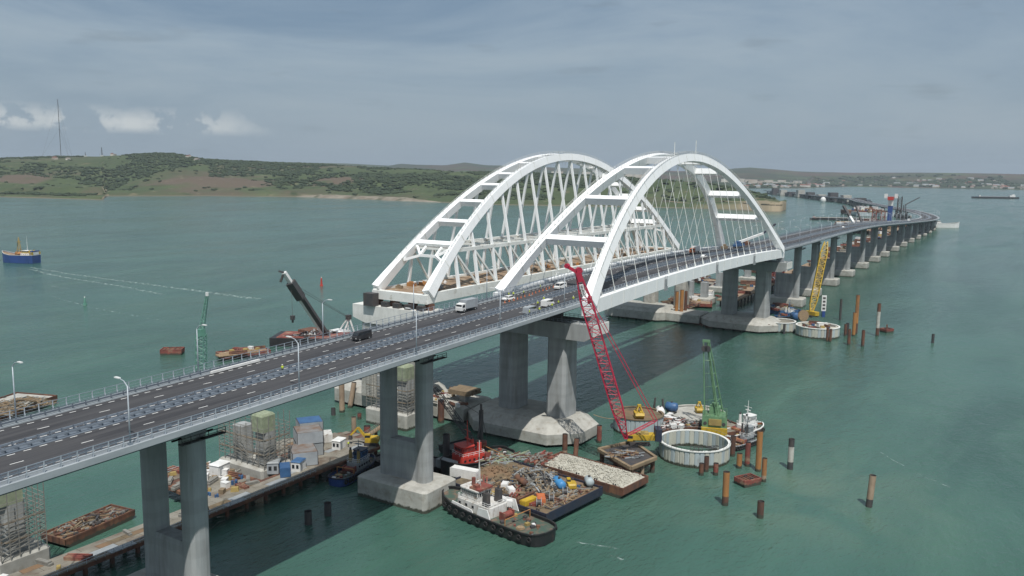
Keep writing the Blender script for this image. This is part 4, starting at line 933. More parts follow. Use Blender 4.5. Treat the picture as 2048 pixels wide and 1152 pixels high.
def heap(label, x, y, z, rx, ry, h, m_, rz=0, seed=1, cat='heap', n=18):
    t = TB(x, y, z, rz); r_ = random.Random(seed); V = []; F = []
    for i in range(n+1):
        for j in range(n+1):
            u, v = 2*i/n-1, 2*j/n-1; e = max(0, 1-max(abs(u), abs(v))**3); V.append((u*rx, v*ry, h*e*(.75+.35*noise.noise(Vector((u*3+seed, v*3, seed))))+e*r_.uniform(-.2, .2)*min(1, h) - .02))
    for i in range(n):
        for j in range(n): F.append((i*(n+1)+j, (i+1)*(n+1)+j, (i+1)*(n+1)+j+1, i*(n+1)+j+1))
    t.add(V, F); return t
def stuff_heap(name, label, x, y, z, rx, ry, h, m_, rz=0, seed=1, rocks=0, rs=.45, rm=None):
    t = heap(label, x, y, z, rx, ry, h, m_, rz, seed); r_ = random.Random(seed)
    for k in range(rocks):
        u, v = r_.uniform(-.95, .95), r_.uniform(-.95, .95); e = max(0, 1-max(abs(u), abs(v))**3); t.ico((u*rx, v*ry, h*e*.85+.05), rs*r_.uniform(.6, 1.5), 1, 1, .8, .3, r_)
    return single(name, t, m_, label, 'heap', kind='stuff')
stuff_heap('stone_heap', 'pale broken stone heaped over the whole deck of the rust sided barge', -30.2, -16.8, 2.7, 14.4, 5.8, 1.3, 'rubble', R(82), 4, 1500, .2)
stuff_heap('earth_heap', 'tan heap of earth on the barge beside the red topped tugboat', -48.5, 2.8, 3.25, 5.5, 6, 1.8, 'earth', R(82), 5, 120, .3)
stuff_heap('sand_heap', 'rusty sand spread on the barge deck behind the tugboat mast', -56.3, -1.5, 3.25, 5, 4, .7, 'work_deck', R(82), 6, 40, .25)
def scrap(name, label, x, y, z, rx, ry, h, n, seed, mts, L_=(1.5, 5), rz=0):
    r_ = random.Random(seed); t = TB(x, y, z, rz)
    for k in range(n):
        u, v = r_.uniform(-1, 1), r_.uniform(-1, 1); e = (1-max(abs(u), abs(v))**2); l = r_.uniform(*L_)/2; a = r_.choice([r_.gauss(0, .3), r_.uniform(0, PI)]); zz = h*e*r_.uniform(.3, 1)+.15; t.mi = k % len(mts); w = r_.choice([.12, .2, .3, .45])
        dz = r_.uniform(-.5, .5)*l*.3; t.beam((u*rx-l*math.cos(a), v*ry-l*math.sin(a), max(.1, zz-dz)), (u*rx+l*math.cos(a), v*ry+l*math.sin(a), max(.1, zz+dz)), w, w*r_.choice([1, .6]))
    return single(name, t, mts, label, 'scrap heap', kind='stuff')
scrap('scrap_heap', 'tangled heap of grey and rusty scrap steel in the middle of the junk barge', -47.5, -11, 3.25, 9, 5.2, 2.6, 620, 3, ['dark_steel', 'timber', 'grey_paint', 'scaffold'], rz=R(50))
scrap('scrap_heap', 'low brown scrap spread round the machines on the junk barge', -52, -10, 3.25, 9.5, 13, 1.3, 560, 5, ['earth', 'timber', 'dark_steel', 'scaffold', 'rope_tan'], (.6, 2.8), rz=R(-8))
scrap('scrap_heap', 'loose lengths of scrap along the near edge of the junk barge', -52.5, -22, 3.25, 8, 1.6, .7, 120, 8, ['scaffold', 'rope_tan', 'rust'], (.8, 2.5), rz=R(-8))
scrap('scrap_heap', 'green and grey scaffold tubes spilling over the barge beyond the red topped tug', -36.5, 6, 3.0, 7, 2.5, 1.2, 150, 9, ['net_green', 'grey_paint', 'rust'], (2, 6), rz=R(-30))
scrap('scrap_heap', 'rusty rods piled at the left end of the stone barge', -30.5, -1.5, 2.8, 4.5, 3, 1.6, 200, 10, ['rust', 'rust_red', 'scaffold'], (1, 3.5), rz=R(0))

# ------------------------------------------------------------------ machines and boxes
def container(label, x, y, z, rz, m_, Lc=6.06, Wc=2.44, Hc=2.6, roof=None, doors=True, group=None):
    t = thing('container', label, 'container', (x, y, z), rz, group); K = frame(x, y, z, rz)
    b = K(); b.box(0, 0, .12, Lc, Wc, Hc-.24); part('shell', b, m_, t)
    rb = K(); n = int(Lc/.45)
    for k in range(n):
        for sg in (-1, 1): rb.box(-Lc/2+.4+k*(Lc-.8)/(n-1), sg*(Wc/2+.03), .3, .18, .08, Hc-.6)
    part('corrugation', rb, m_, t, kind='stuff')
    b = K()
    for i in (-1, 1):
        for j in (-1, 1): b.box(i*(Lc/2-.07), j*(Wc/2-.07), 0, .18, .18, Hc)
    for j in (-1, 1): b.box(0, j*(Wc/2-.06), Hc-.17, Lc-.3, .17, .16)
    part('corner_posts', b, m_ if not roof else 'dark_steel', t)
    b = K(); b.box(0, 0, Hc-.1, Lc-.34, Wc-.34, .13); part('roof', b, roof or m_, t)
    if doors: b = K(); b.box(Lc/2+.02, -.55, .25, .06, 1.0, Hc-.5); b.box(Lc/2+.02, .55, .25, .06, 1.0, Hc-.5); part('doors', b, m_, t)
    return t
container('white container on the dark deck left of the black tugboat wheelhouse', (-55.1, 8.2, 3.00)[0], (-55.1, 8.2, 3.00)[1], 3.0, R(96), 'white_paint', 8)
container('grey container in the shade behind the white container', -49.5, 18.5, 1.7, R(84), 'grey_paint')
_q = (-50.0, -16.7, 4.00)
def machine(label, x, y, z, rz, body, cab='dark_steel', s=1., arm=False):
    t = thing('machine', label, 'machine', (x, y, z), rz); K = frame(x, y, z, rz)
    for sg in (-1, 1): b = K(); b.loft([[(X*s, (sg*1.1-.3)*s, Z_*s), (X*s, (sg*1.1+.3)*s, Z_*s)] for X, Z_ in ((-1.6, .25), (-1.4, 0), (1.4, 0), (1.6, .25), (1.6, .55), (1.3, .8), (-1.3, .8), (-1.6, .55))], closed=False, caps=False); b.box(0, sg*1.1*s, .05*s, 3.0*s, .55*s, .7*s); part('track', b, 'dark_steel', t)
    b = K(); b.loft([[(px*s, py*s, z_*s) for px, py in rrect(-.3, 0, a, 2.5, .4, 2)] for z_, a in ((.8, 3.6), (1.7, 3.6), (2.1, 2.8))]); part('body', b, body, t)
    C_ = K(); C_.box(.7*s, .65*s, 1.7*s, 1.3*s, 1.0*s, 1.3*s); cb = part('cab', C_, body, t); b = K(); b.box(.7*s, .65*s, 2.1*s, 1.34*s, 1.04*s, .6*s); part('windows', b, 'glass', cb)
    if arm: b = K(); b.beam((1.2*s, -.2, 1.7*s), (3.4*s, -.2, 4.4*s), .5*s, .6*s); b.beam((3.4*s, -.2, 4.4*s), (5.4*s, -.2, 2.2*s), .35*s, .45*s); part('arm', b, body, t); b = K(); b.box(5.4*s, -.2, 1.2*s, .9*s, 1.1*s, 1.1*s, taper=.8); part('bucket', b, 'dark_steel', t)
    return t
def tank(label, x, y, z, rz, m_, Lt=4, r=1.2, cat='tank'):
    t = thing('tank', label, cat, (x, y, z), rz); K = frame(x, y, z, rz); b = K(); b.loft([[(X, rr*math.cos(a)*r, .5+r+rr*math.sin(a)*r) for a in [2*PI*k/14 for k in range(14)]] for X, rr in ((-Lt/2, .3), (-Lt/2+.25, .85), (-Lt/2+.5, 1), (Lt/2-.5, 1), (Lt/2-.25, .85), (Lt/2, .3))]); part('shell', b, m_, t, True)
    b = K(); b.box(-Lt*.3, 0, 0, .3, r*1.4, .9); b.box(Lt*.3, 0, 0, .3, r*1.4, .9); b.cyl((0, 0, .4+2*r), (0, 0, .9+2*r), .35, n=8); part('saddle', b, 'dark_steel', t); return t
_q = (-48.5, -17.1); tank('bright blue rounded tank on the junk barge', _q[0], _q[1], 3.25, R(50), 'blue_bright', 5.4, 1.15)
_q = (-46.7, -19.7); machine('yellow tracked machine beside the blue tank on the junk barge', _q[0], _q[1], 3.25, R(40), 'yellow', s=.9)
_q = (-58.7, -17.6); container('low orange skip on the junk barge', _q[0], _q[1], 3.25, R(35), 'orange_paint', 4.2, 2, 1.5)
_q = (-61.5, -15.8); container('yellow box at the near end of the junk barge by the tugboat', _q[0], _q[1], 3.25, R(-12), 'yellow', 4.8, 1.8, 1.4)
_q = (-42.8, -22.9); tank('grey cylindrical tank at the right corner of the junk barge', _q[0], _q[1], 3.25, R(40), 'sheet_blue', 3.6, 1.1)
_q = (-51.9, -7.6); tank('rusty drum lying against the scrap heap', _q[0], _q[1], 3.25, R(60), 'rust', 5.4, .9)
def reel(label, x, y, z, rz, m_, r=1.2, group=None):
    t = thing('cable_reel', label, 'reel', (x, y, z), rz, group); K = frame(x, y, z, rz); b = K(); b.cyl((0, -.5, r), (0, .5, r), r*.6, n=12); part('drum', b, 'dark_steel', t)
    for sg in (-1, 1): b = K(); b.cyl((0, sg*.5, r), (0, sg*.62, r), r, n=14); part('flange', b, m_, t)
    return t
for (px_, lab_) in (((-61.7, -18.8), 'grey cable reel at the near corner of the junk barge'), ((-57.8, -20.1), 'grey cable reel beside the orange skip'), ((-51.9, -20.7), 'dark cable reel in front of the yellow machine')): reel(lab_, px_[0], px_[1], 3.25, R(30), 'grey_paint')
for k, pp in enumerate(((-56.2, -5.3), (-58.2, -8.4), (-64.8, -9.8), (-65.6, -12.1))):
    container(['white cabin on the barge behind the tugboat mast', 'small white box right of the tugboat mast', 'white locker by the tugboat wheelhouse', 'white locker nearest the barge end'][k], pp[0], pp[1], 3.25, R(20+30*k), 'white_paint', 2.6, 1.6, 1.6)
def bundle_mesh(k):
    b = MB()
    if k == 0:
        for i in range(3):
            for j in range(3-i): b.cyl((-3, (j-1+i*.5)*.55, .28+i*.48), (3, (j-1+i*.5)*.55, .28+i*.48), .27, n=7)
        return b.mesh('pipe_bundle', 'rust')
    if k == 1:
        for i in range(2):
            for j in range(3): b.box(0, (j-1)*.7, i*.4, 5, .35, .34)
        return b.mesh('beam_bundle', 'rust_red')
    if k == 2:
        b.box(0, 0, .15, 1.6, 1.2, 1.0); b.box(0, 0, 0, 1.7, 1.3, .12); return b.mesh('crate', 'timber')
    if k == 3:
        for i, j in ((0, 0), (1, 0), (0, 1)): b.cyl((i*.7, j*.7, 0), (i*.7, j*.7, .9), .3, n=8)
        return b.mesh('drum_cluster', 'blue')
    if k == 4: b.box(0, 0, 0, 2.2, 1.5, 1.5); b.box(0, 0, 1.5, 2.3, 1.6, .12); return b.mesh('generator', 'white_paint')
    if k == 5: b.box(0, 0, 0, 3.6, 1.0, .5); b.box(.3, .1, .5, 3.4, .9, .35); return b.mesh('plank_stack', 'scaffold')
    b.box(0, 0, 0, 1.8, 1.2, .9, taper=.8); return b.mesh('skip', 'yellow_dull')
BN = [bundle_mesh(k) for k in range(7)]
BL = ['rusty pipe bundle', 'red brown bundle of steel beams', 'wooden crate', 'cluster of blue drums', 'white generator box', 'stack of grey planks', 'small yellow skip']
def clutter(n, x0, x1, y0, y1, z, where, seed, kinds=(0, 1, 2, 3, 4, 5, 6), avoid=(), inside=None, sc=(.7, 1.2)):
    r_ = random.Random(seed); out = 0; tr = 0; used_ = []
    while out < n and tr < n*40:
        tr += 1; x, y = r_.uniform(x0, x1), r_.uniform(y0, y1)
        if inside and not inside(x, y): continue
        if any(a <= x <= c and b_ <= y <= d for a, b_, c, d in avoid) or any(math.hypot(x-a, y-b_) < 2.6 for a, b_ in used_): continue
        used_.append((x, y)); k = r_.choice(kinds); o = bpy.data.objects.new(BN[k].name, BN[k]); COL.objects.link(o); o.location = (x, y, z); o.rotation_euler = (0, 0, r_.uniform(0, PI)); s_ = r_.uniform(*sc); o.scale = (s_,)*3
        tag(o, BL[k]+' lying on '+where, BL[k].split()[-1] if k not in (0, 1, 3, 5) else ('bundle', 'bundle', '', 'drums', '', 'stack')[k], ['rusty pipe bundles', 'steel beam bundles', 'wooden crates', 'clusters of blue drums', 'white generator boxes', 'plank stacks', 'small yellow skips'][k]+' on '+where); out += 1
clutter(16, -63, -38, -22, 5, 3.25, 'the junk barge', 11, inside=lambda x, y: abs((x+51)*.99-(y+8)*.14) < 10.5)
clutter(5, -57, -45, 24, 38, 1.68, 'the dark pontoon', 12)

# ------------------------------------------------------------------ red crawler crane on its rusty trestle
PZ = 4.6; QC = [(-17.7, -13.2), (-26.7, -27.6), (-15.1, -30.1), (-5.6, -18.6)]
pcx = sum(p[0] for p in QC)/4; pcy = sum(p[1] for p in QC)/4
t = thing('work_trestle', 'rusty steel trestle platform standing on piles under the red crane', 'platform', (pcx, pcy, 0))
b = MB(); b.prism([lerp((pcx, pcy), p, .86) for p in QC], PZ-.35, PZ-.02); part('deck', b, 'dark_steel', t)
for k in range(4):
    a, c = QC[k], QC[(k+1) % 4]
    b = MB(); b.beam((*a, PZ-.2+.03*k), (*c, PZ-.2+.03*k), .9, .9); part('edge_beam', b, 'timber', t)
    b = MB(); a2, c2 = lerp(a, c, .0), lerp(a, c, 1.08); b.beam((*lerp((pcx, pcy), a, .93), PZ-1.2), (*lerp((pcx, pcy), c, .93), PZ-1.2), .7, .8); part('lower_beam', b, 'rust', t)
    for f in (0.02, .5):
        p = lerp(lerp((pcx, pcy), a, .9), lerp((pcx, pcy), c, .9), f); b = MB(); b.cyl((*p, -3), (*p, PZ-.8), .65, n=10); part('pile', b, 'pile_tan' if k == 1 else 'rust', t)
scrap('scrap_heap', 'tangle of pale pipework on the left part of the trestle platform', pcx-2.5, pcy+.5, PZ, 4.5, 2.2, 1.2, 90, 21, ['rope_tan', 'grey_paint', 'rust', 'dark_steel'], (1, 4), rz=R(-60))
cb = (-5.8, -20.7, 5.20); CR0 = Vector((cb[0], cb[1], PZ)); hd = math.atan2(.55, -.83)
c_ = thing('crawler_crane', 'crimson lattice boom crane with yellow body on the rusty trestle platform', 'crane', tuple(CR0), 0)
sd = Vector((.85, .5, 0)); fwd = Vector((-.5, .85, 0))      # boom plane roughly across the view
rzc = math.atan2(fwd.y, fwd.x)
K = frame(CR0.x, CR0.y, PZ, rzc)
for sg in (-1, 1): b = K(); b.loft([[(X, sg*2.6-.5, z), (X, sg*2.6+.5, z)] for X, z in ((-3.2, .4), (-2.9, 0), (2.9, 0), (3.2, .4), (3.0, 1.1), (-3.0, 1.1))], closed=False, caps=False); b.box(0, sg*2.6, .06, 5.9, .95, .95); part('track', b, 'dark_steel', c_)
b = K(); b.loft([[(px, py, z) for px, py in rrect(-.6, 0, 8.2, 3.2, .5, 3)] for z in (1.3, 2.9)]); part('body', b, 'yellow', c_)
b = K(); b.box(-.5, 0, 2.9, 4.5, 2.4, .6); b.box(-1, .9, 3.3, 1, .5, .7); part('engine_cover', b, 'yellow_dull', c_)
b = K(); b.box(-5.6, 0, 1.2, 1.9, 4.2, 3.6); part('counterweight', b, 'navy_hull', c_)
C2 = K(); C2.box(2.9, 1.9, 1.3, 1.6, 1.2, 1.9); c2 = part('cab', C2, 'yellow', c_); b = K(); b.box(2.95, 1.9, 2.1, 1.64, 1.24, .8); part('windows', b, 'glass', c2)
foot = CR0+fwd*2.6+Vector((0, 0, 1.8)); dC = math.hypot(foot.x-CX, foot.y-CY)
foot = Vector((-14.8, -20.5, 8.53)); tip = Vector((-23.9, -8.6, 56.02)); gan = Vector((-9.7, -27.4, 13.70)); mid2 = Vector((-20.4, -13.3, 41.99))
lattice(c_, foot, tip, .9, 1.4, 21, 'crane_red', .17, .09, side=(.45, -.89, 0), w2=3.3)
b = MB(); dv = (tip-foot).normalized(); b.beam(tip-dv*1.6, tip+dv*1.2, 2.4, 1.6); b.cyl(tip+Vector((-.5, -.5, 1.6)), tip+Vector((.5, .5, 1.6)), .9, n=12); part('boom_head', b, 'crane_red', c_)
b = MB(); b.beam(tip+Vector((0, 0, .8)), tip+Vector((-1.6, 2.9, 2.6)), .8, .9); b.cyl(tip+Vector((-2.2, 2.9, 2.8)), tip+Vector((-1.2, 2.9, 2.8)), .7, n=10); part('fly_jib', b, 'crane_red', c_)
lattice(c_, foot+Vector((0, 0, .6)), gan, .8, .7, 7, 'crane_red', .13, .06, side=(.45, -.89, 0), name='gantry_mast', w2=1.5)
b = MB()
for s_ in (-.5, .5): o = Vector((.45, -.89, 0))*s_; b.beam(gan+o, tip+o-dv*3, .2); b.beam(gan+o, Vector((CR0.x, CR0.y, PZ+4))-fwd*5.2+o, .13)
part('pendant_lines', b, 'crane_red', c_)
b = MB(); p0 = foot.lerp(tip, .60)
b.cyl(foot.lerp(tip, .86)+Vector((.2, -.6, 0)), foot.lerp(tip, .86)+Vector((.5, -1.6, 0)), 1.0, n=12); part('sheave', b, 'crane_red', c_)
def board(name, p, wdt, hgt, rz, m1, parent):
    b = MB(); b.beam(p+Vector((0, 0, -hgt/2)), p+Vector((0, 0, hgt/2)), wdt, .12, (math.cos(rz), math.sin(rz), 0)); part(name, b, m1, parent)
b = MB(); q0 = foot.lerp(tip, .885); q1 = foot.lerp(tip, .955); o = Vector((-.88, -.47, 0))*1.75; b.beam(q0+o, q1+o, 1.0, .08, (-.88, -.47, 0)); part('sign_board', b, 'white_paint', c_)
b = MB(); dq = (q1-q0); ww = Vector((.47, -.88, 0))
for k in range(7): m_ = q0+o*1.05+dq*(.12+.125*k); b.beam(m_-ww*.3, m_+ww*.3*(.4 if k % 3 == 1 else 1), .16, .06, (-.88, -.47, 0))
part('sign_letters', b, 'dark_steel', c_, kind='stuff')
b = MB(); hk = tip+Vector((-1.3, 1.6, 1.6)); 

# ------------------------------------------------------------------ cofferdams
def sheetmesh(w, h, m_):
    b = MB(); b.loft([[(-w/2, -.12, z), (-w*.34, .12, z), (w*.34, .12, z), (w/2, -.12, z), (w*.4, -.26, z), (-w*.4, -.26, z)] for z in (0, h)]); return b.mesh('sheet_pile', m_)
def cofferdam(label, x, y, r, top, n, fill=None, filllab=None, alt=('sheet_cream', 'sheet_blue'), ringm='white_steel_weathered'):
    t = thing('cofferdam', label, 'cofferdam', (x, y, 0)); w = 2*PI*r/n; ms = [sheetmesh(w*1.02, top+2.6, a) for a in alt]
    for k in range(n):
        a = 2*PI*k/n; inst('sheet_pile', ms[0] if (k*7 % 11) < 6 else ms[1], t, (x+(r+.12)*math.cos(a), y+(r+.12)*math.sin(a), -2.5-.02*(k % 3)), rz=a-PI/2)
        if fill is None: inst('sheet_pile', ms[1] if (k*5 % 9) < 4 else ms[0], t, (x+(r-.30)*math.cos(a), y+(r-.30)*math.sin(a), -2.5-.02*(k % 3)), rz=a+PI/2)
    def ring(r0, r1, z0, z1, name, m_):
        b = MB(); nn = 64
        for k in range(nn):
            a, c = 2*PI*k/nn, 2*PI*(k+1)/nn; P_ = [(x+rr*math.cos(aa), y+rr*math.sin(aa), z) for aa in (a, c) for rr, z in ((r0, z0), (r1, z0), (r1, z1), (r0, z1))]; b.add(P_, [(0, 1, 5, 4), (1, 2, 6, 5), (2, 3, 7, 6), (3, 0, 4, 7)])
        part(name, b, m_, t)
    ring(r-.38, r+.45, top-.12, top+.2, 'ring_beam', ringm)
    b = MB(); nn = 40; pts = [(x+(r+.4)*math.cos(2*PI*k/nn), y+(r+.4)*math.sin(2*PI*k/nn), top+.2) for k in range(nn+1)]
    if fill is None: rail_line(b, pts, 1.0, 2.4, .025, 1); part('handrail', b, 'grey_paint', t)
    if fill:
        b = MB(); nn = 40; b.add([(x+(r-.4)*math.cos(2*PI*k/nn), y+(r-.4)*math.sin(2*PI*k/nn), top-.3) for k in range(nn)], [tuple(range(nn))]); part('fill', b, fill, t)
    return t
CF = (4.6, -34.3)
t = cofferdam('big open ring of pale steel sheet piles standing empty in the water, nearest the camera', CF[0], CF[1], 10.3, 5.0, 44)
for k, a in enumerate((3.55, 4.05)):
    b = MB(); xx, yy = CF[0]+9.7*math.cos(a), CF[1]+9.7*math.sin(a); rz_ = a+PI/2; K = frame(xx, yy, 5.3, rz_); b = K()
    for q in (-.5, .5): b.beam((-1.8, q, 1), (1.8, q, 1), .12); b.beam((-1.8, q, 0), (1.8, q, 0), .12)
    for X in (-1.8, -.6, .6, 1.8):
        for q in (-.5, .5): b.beam((X, q, 0), (X, q, 1), .1)
        b.beam((X, -.5, 1), (X, .5, 1), .1)
    single('work_cage', b, 'dark_steel', 'dark steel frame on the rim of the open cofferdam, '+('the right one' if k else 'the left one'), 'frame')
cf2 = (20.1, -9.2); cofferdam('filled ring of blue grey sheet piles behind the red crane', cf2[0], cf2[1], 8.0, 5.6, 34, 'earth', alt=('sheet_blue', 'sheet_blue'), ringm='earth')
cf3 = (37.4, -23.4); cofferdam('filled cell with pale concrete top left of the green crane', cf3[0], cf3[1], 9.4, 4.0, 38, 'concrete_pale', ringm='concrete_pale')
cf4 = (232.4, -0.2); cofferdam('smaller filled ring of pale sheet piles by the far arch pier foundation', cf4[0], cf4[1], 8.0, 5.4, 32, 'platform_deck')
cf5 = (229.2, -20.9); cofferdam('larger filled ring of pale sheet piles at the foot of the yellow lattice boom', cf5[0], cf5[1], 10.8, 5.4, 42, 'rubble')
# pipes and gear between the cofferdams
_m = ((cf2[0]+cf3[0])/2-4, (cf2[1]+cf3[1])/2-4)
barge('pontoon', 'cluttered pontoon between the filled cofferdams', _m[0], _m[1], R(-35), 17, 12, 2.6, 'rust', 'platform_deck')
scrap('scrap_heap', 'jumble of pipes and gear on the pontoon between the cofferdams', _m[0], _m[1], 2.7, 7.2, 5, 1.8, 330, 31, ['grey_paint', 'white_paint', 'rust_red', 'dark_steel', 'scaffold'], (.8, 3), rz=R(-35))
clutter(9, _m[0]-6, _m[0]+6, _m[1]-5, _m[1]+5, 2.72, 'the pontoon between the cofferdams', 33, kinds=(2, 3, 4, 6))
def grab(label, x, y, z, s=1.):
    t = thing('clamshell_grab', label, 'grab', (x, y, z)); K = frame(x, y, z, .6)
    for sg in (-1, 1): b = K(); b.loft([[(0, -1.4*s, .1), (sg*1.0*s, -1.4*s, .0), (sg*2.1*s, -1.4*s, 1.2*s), (sg*1.6*s, -1.4*s, 2.0*s), (0, -1.4*s, 1.7*s)], [(0, 1.4*s, .1), (sg*1.0*s, 1.4*s, .0), (sg*2.1*s, 1.4*s, 1.2*s), (sg*1.6*s, 1.4*s, 2.0*s), (0, 1.4*s, 1.7*s)]]); part('jaw', b, 'yellow', t)
    b = K()
    for i in (-1, 1):
        for j in (-1, 1): b.beam((i*1.7*s, j*1.1*s, 1.7*s), (i*.25, j*.25, 3.9*s), .28*s)
    b.box(0, 0, 3.7*s, 1.1*s, 1.1*s, .6*s); part('arms', b, 'yellow', t)
grab('yellow clamshell grab on the filled ring behind the red crane', (16.0, -11.1)[0], (16.0, -11.1)[1], 5.35, 1.05)
grab('small yellow grab just left of the green lattice crane', (38.7, -23.5)[0], (38.7, -23.5)[1], 3.95, .85)
for k, (p, lab, m_) in enumerate((((28.6, -13.4), 'white domed silo beside the cluttered pontoon', 'white_paint'), ((33.1, -15.7), 'blue covered tank by the pale concrete cell', 'blue'))): tank(lab, p[0], p[1], 3.9 if k else 3.0, R(30+60*k), m_, 4.4, 1.5)
t = thing('hoist_frame', 'pair of dark upright frames behind the cofferdams', 'frame', ((31.8, -11.7)[0], (31.8, -11.7)[1], 2)); q = XF[t][0]
for s_ in (-2.2, 2.2): b = MB(); b.beam((q[0]-1, q[1]+s_, 0), (q[0]-.4, q[1]+s_*.6, 8.6), .5); b.beam((q[0]+1.2, q[1]+s_, 0), (q[0]-.4, q[1]+s_*.6, 8.6), .35); part('upright', b, 'dark_steel', t)

# ------------------------------------------------------------------ green floating crane
gp = (23.4, -34.1, 2.10)
gx, gy = gp[0]+3.6, gp[1]+1.2; gz = 2.1; gr = math.atan2(-.53*-1, .85)   # house faces the camera
ga = math.atan2(gy-CY, gx-CX); K = frame(gx, gy, gz, ga)
t = thing('floating_crane', 'green floating crane with tall A shaped lattice legs and a yellow panel', 'crane', (gx, gy, gz))
b = K(); b.box(0, 0, 1.6, 7.5, 7.8, 4.0); part('machine_house', b, 'crane_green', t)
b = K(); b.box(-4.0, 0, .0, 1.2, 8.2, 2.1); part('base_panel', b, 'yellow', t)
b = K(); b.box(-3.95, -.2, 2.9, .5, 4.0, 2.0); part('front_panel', b, 'yellow_dull', t)
for yy in (-2.9, 2.9): b = K(); b.cyl((-3.75, yy, 3.4), (-3.9, yy, 3.4), .55, n=10); part('porthole', b, 'dark_steel', t)
b = K(); rail_line(b, [(-3.6, -3.8, 5.6), (3.6, -3.8, 5.6), (3.6, 3.8, 5.6), (-3.6, 3.8, 5.6), (-3.6, -3.8, 5.6)], 1.1, 1.2, .05); part('handrail', b, 'crane_green', t)
b = K(); b.box(1, 0, 5.6, 3.4, 3.6, 2.4); b.box(.4, 0, 8.0, 1.6, 2.2, 1.2); part('winch_house', b, 'crane_green', t)
apex = Vector((25.2, -29.6, 31.74))
lf = [K() for _ in range(4)]
ca, sa = math.cos(ga), math.sin(ga)
def LP(x, y, z): return Vector((gx+x*ca-y*sa, gy+x*sa+y*ca, gz+z))
for (x_, y_), dy in (((-2.4, 3.2), 1.0), ((-2.4, -1.2), -.6), ((2.6, -.4), -.2), ((2.6, -2.6), -1.0)):
    side_ = Vector((-sa, ca, 0)); b = MB(); b.cyl(LP(x_, y_, 5.5), apex+side_*dy*.9, .26, .2, 6); part('leg', b, 'crane_green', t)
b = MB()
for f in (.2, .38, .56, .74, .9):
    pts = [LP(x_, y_, 5.5).lerp(apex+Vector((-sa, ca, 0))*dy*.9, f) for (x_, y_), dy in (((-2.4, 3.2), 1.0), ((-2.4, -1.2), -.6), ((2.6, -2.6), -1.0))]
    b.cyl(pts[1], pts[2], .1, n=5); b.cyl(pts[0], pts[2], .07, n=5)
    if f > .7: b.cyl(pts[0], pts[1], .1, n=5)
part('cross_bracing', b, 'crane_green', t)
b = MB(); b.beam(apex+Vector((-sa, ca, 0))*1.2, apex-Vector((-sa, ca, 0))*1.2, .6, .8); part('head_frame', b, 'crane_green', t)
for s_ in (-.5, .5): b = MB(); c0 = apex+Vector((-sa, ca, 0))*s_+Vector((0, 0, -1.4-2*abs(s_))); b.cyl(c0-Vector((ca, sa, 0))*.8+Vector((0, 0, 0)), c0-Vector((ca, sa, 0))*.5, 1.0, n=14); part('sheave', b, 'dark_steel', t)
b = MB()
for s_ in (-.3, .2): b.beam(apex+Vector((-sa, ca, 0))*s_-Vector((ca, sa, 0)), LP(-3, 2.6+s_, 6.0), .06)
part('hoist_ropes', b, 'dark_steel', t)

# ------------------------------------------------------------------ steel piles in the water
def pile(px, py_, z1, r, m_, label, lean=(0, 0), m2=None, m3=None):
    x, y = px, py_; t = thing('steel_pile', label, 'pile', (x, y, 0)); n = 12
    segs = [(-4, z1, m_)] if m2 is None else ([(-4, z1*.28, m3 or m_), (z1*.28, z1, m2)] if m3 is None else [(-4, z1*.25, m3), (z1*.25, z1*.75, m2), (z1*.75, z1, m_)])
    for a, c, mm in segs:
        b = MB(); b.cyl((x+lean[0]*a, y+lean[1]*a, a), (x+lean[0]*c, y+lean[1]*c, c), r, n=n, caps=False); part('shaft', b, mm, t, True)
    b = MB(); q = (x+lean[0]*z1, y+lean[1]*z1)
    b.cyl((*q, z1-.8), (*q, z1), r-.08, n=n, caps=False); b.add([(q[0]+(r-.08)*math.cos(2*PI*k/n), q[1]+(r-.08)*math.sin(2*PI*k/n), z1-.7) for k in range(n)], [tuple(range(n))]); part('inner_wall', b, 'dark_steel', t)
def hgt(p, toppx, py_bot): return 0
pile(-26.9, -54.3, 9.0, 0.85, 'rust', 'tall rusty pile below the open cofferdam, lower part of the water', (0,0), 'rust_orange', None)
pile(-29.8, -64.2, 4.3, 0.85, 'rust', 'short dark rusty pile standing lowest in the frame', (0,0), None, None)
pile(10.2, -61.5, 9.1, 0.85, 'dark_steel', 'pile banded black, white and black in open water', (0,0), 'pile_white', 'dark_steel')
pile(-6.8, -85.8, 8.5, 0.85, 'pile_tan', 'tan pile with dark foot standing alone at the right, leaning slightly', (.02,-.05), 'pile_tan', 'dark_steel')
pile(-9.3, -41.6, 3.5, 0.7, 'rust', 'short rusty pile in front of the open cofferdam, leftmost of three', (0,0), None, None)
pile(-5.7, -41.8, 4.5, 0.7, 'rust', 'rusty pile in front of the open cofferdam, middle and tallest of three', (0,0), None, None)
pile(-6.9, -45.0, 3.5, 0.75, 'rust', 'short rusty pile in front of the open cofferdam, rightmost of three', (0,0), 'rust_red', None)
pile(2.6, -48.8, 4.4, 0.8, 'rust_orange', 'orange brown pile right beside the open cofferdam', (0,0), None, None)
pile(5.6, -50.3, 7.2, 0.8, 'rust_red', 'reddish pile in the cluster right of the open cofferdam', (0,0), None, None)
pile(11.9, -43.9, 6.3, 0.8, 'rust', 'dark rusty pile touching the right side of the open cofferdam', (0,0), None, None)
pile(3.2, -54.2, 12.0, 0.85, 'rust_orange', 'tallest orange pile right of the open cofferdam', (0,0), None, None)
pile(-4.3, -57.9, 6.8, 0.7, 'pile_tan', 'thin orange pile next to the small rusty float', (0,0), 'rust_orange', None)
pile(247.0, -48.0, 17.7, 0.9, 'rust', 'tall banded pile far out right of the yellow lattice boom', (0,0), 'pile_white', 'rust')
pile(246.2, -37.2, 21.4, 0.95, 'rust', 'tallest rusty pile right of the yellow lattice boom', (0,0), 'rust_orange', None)
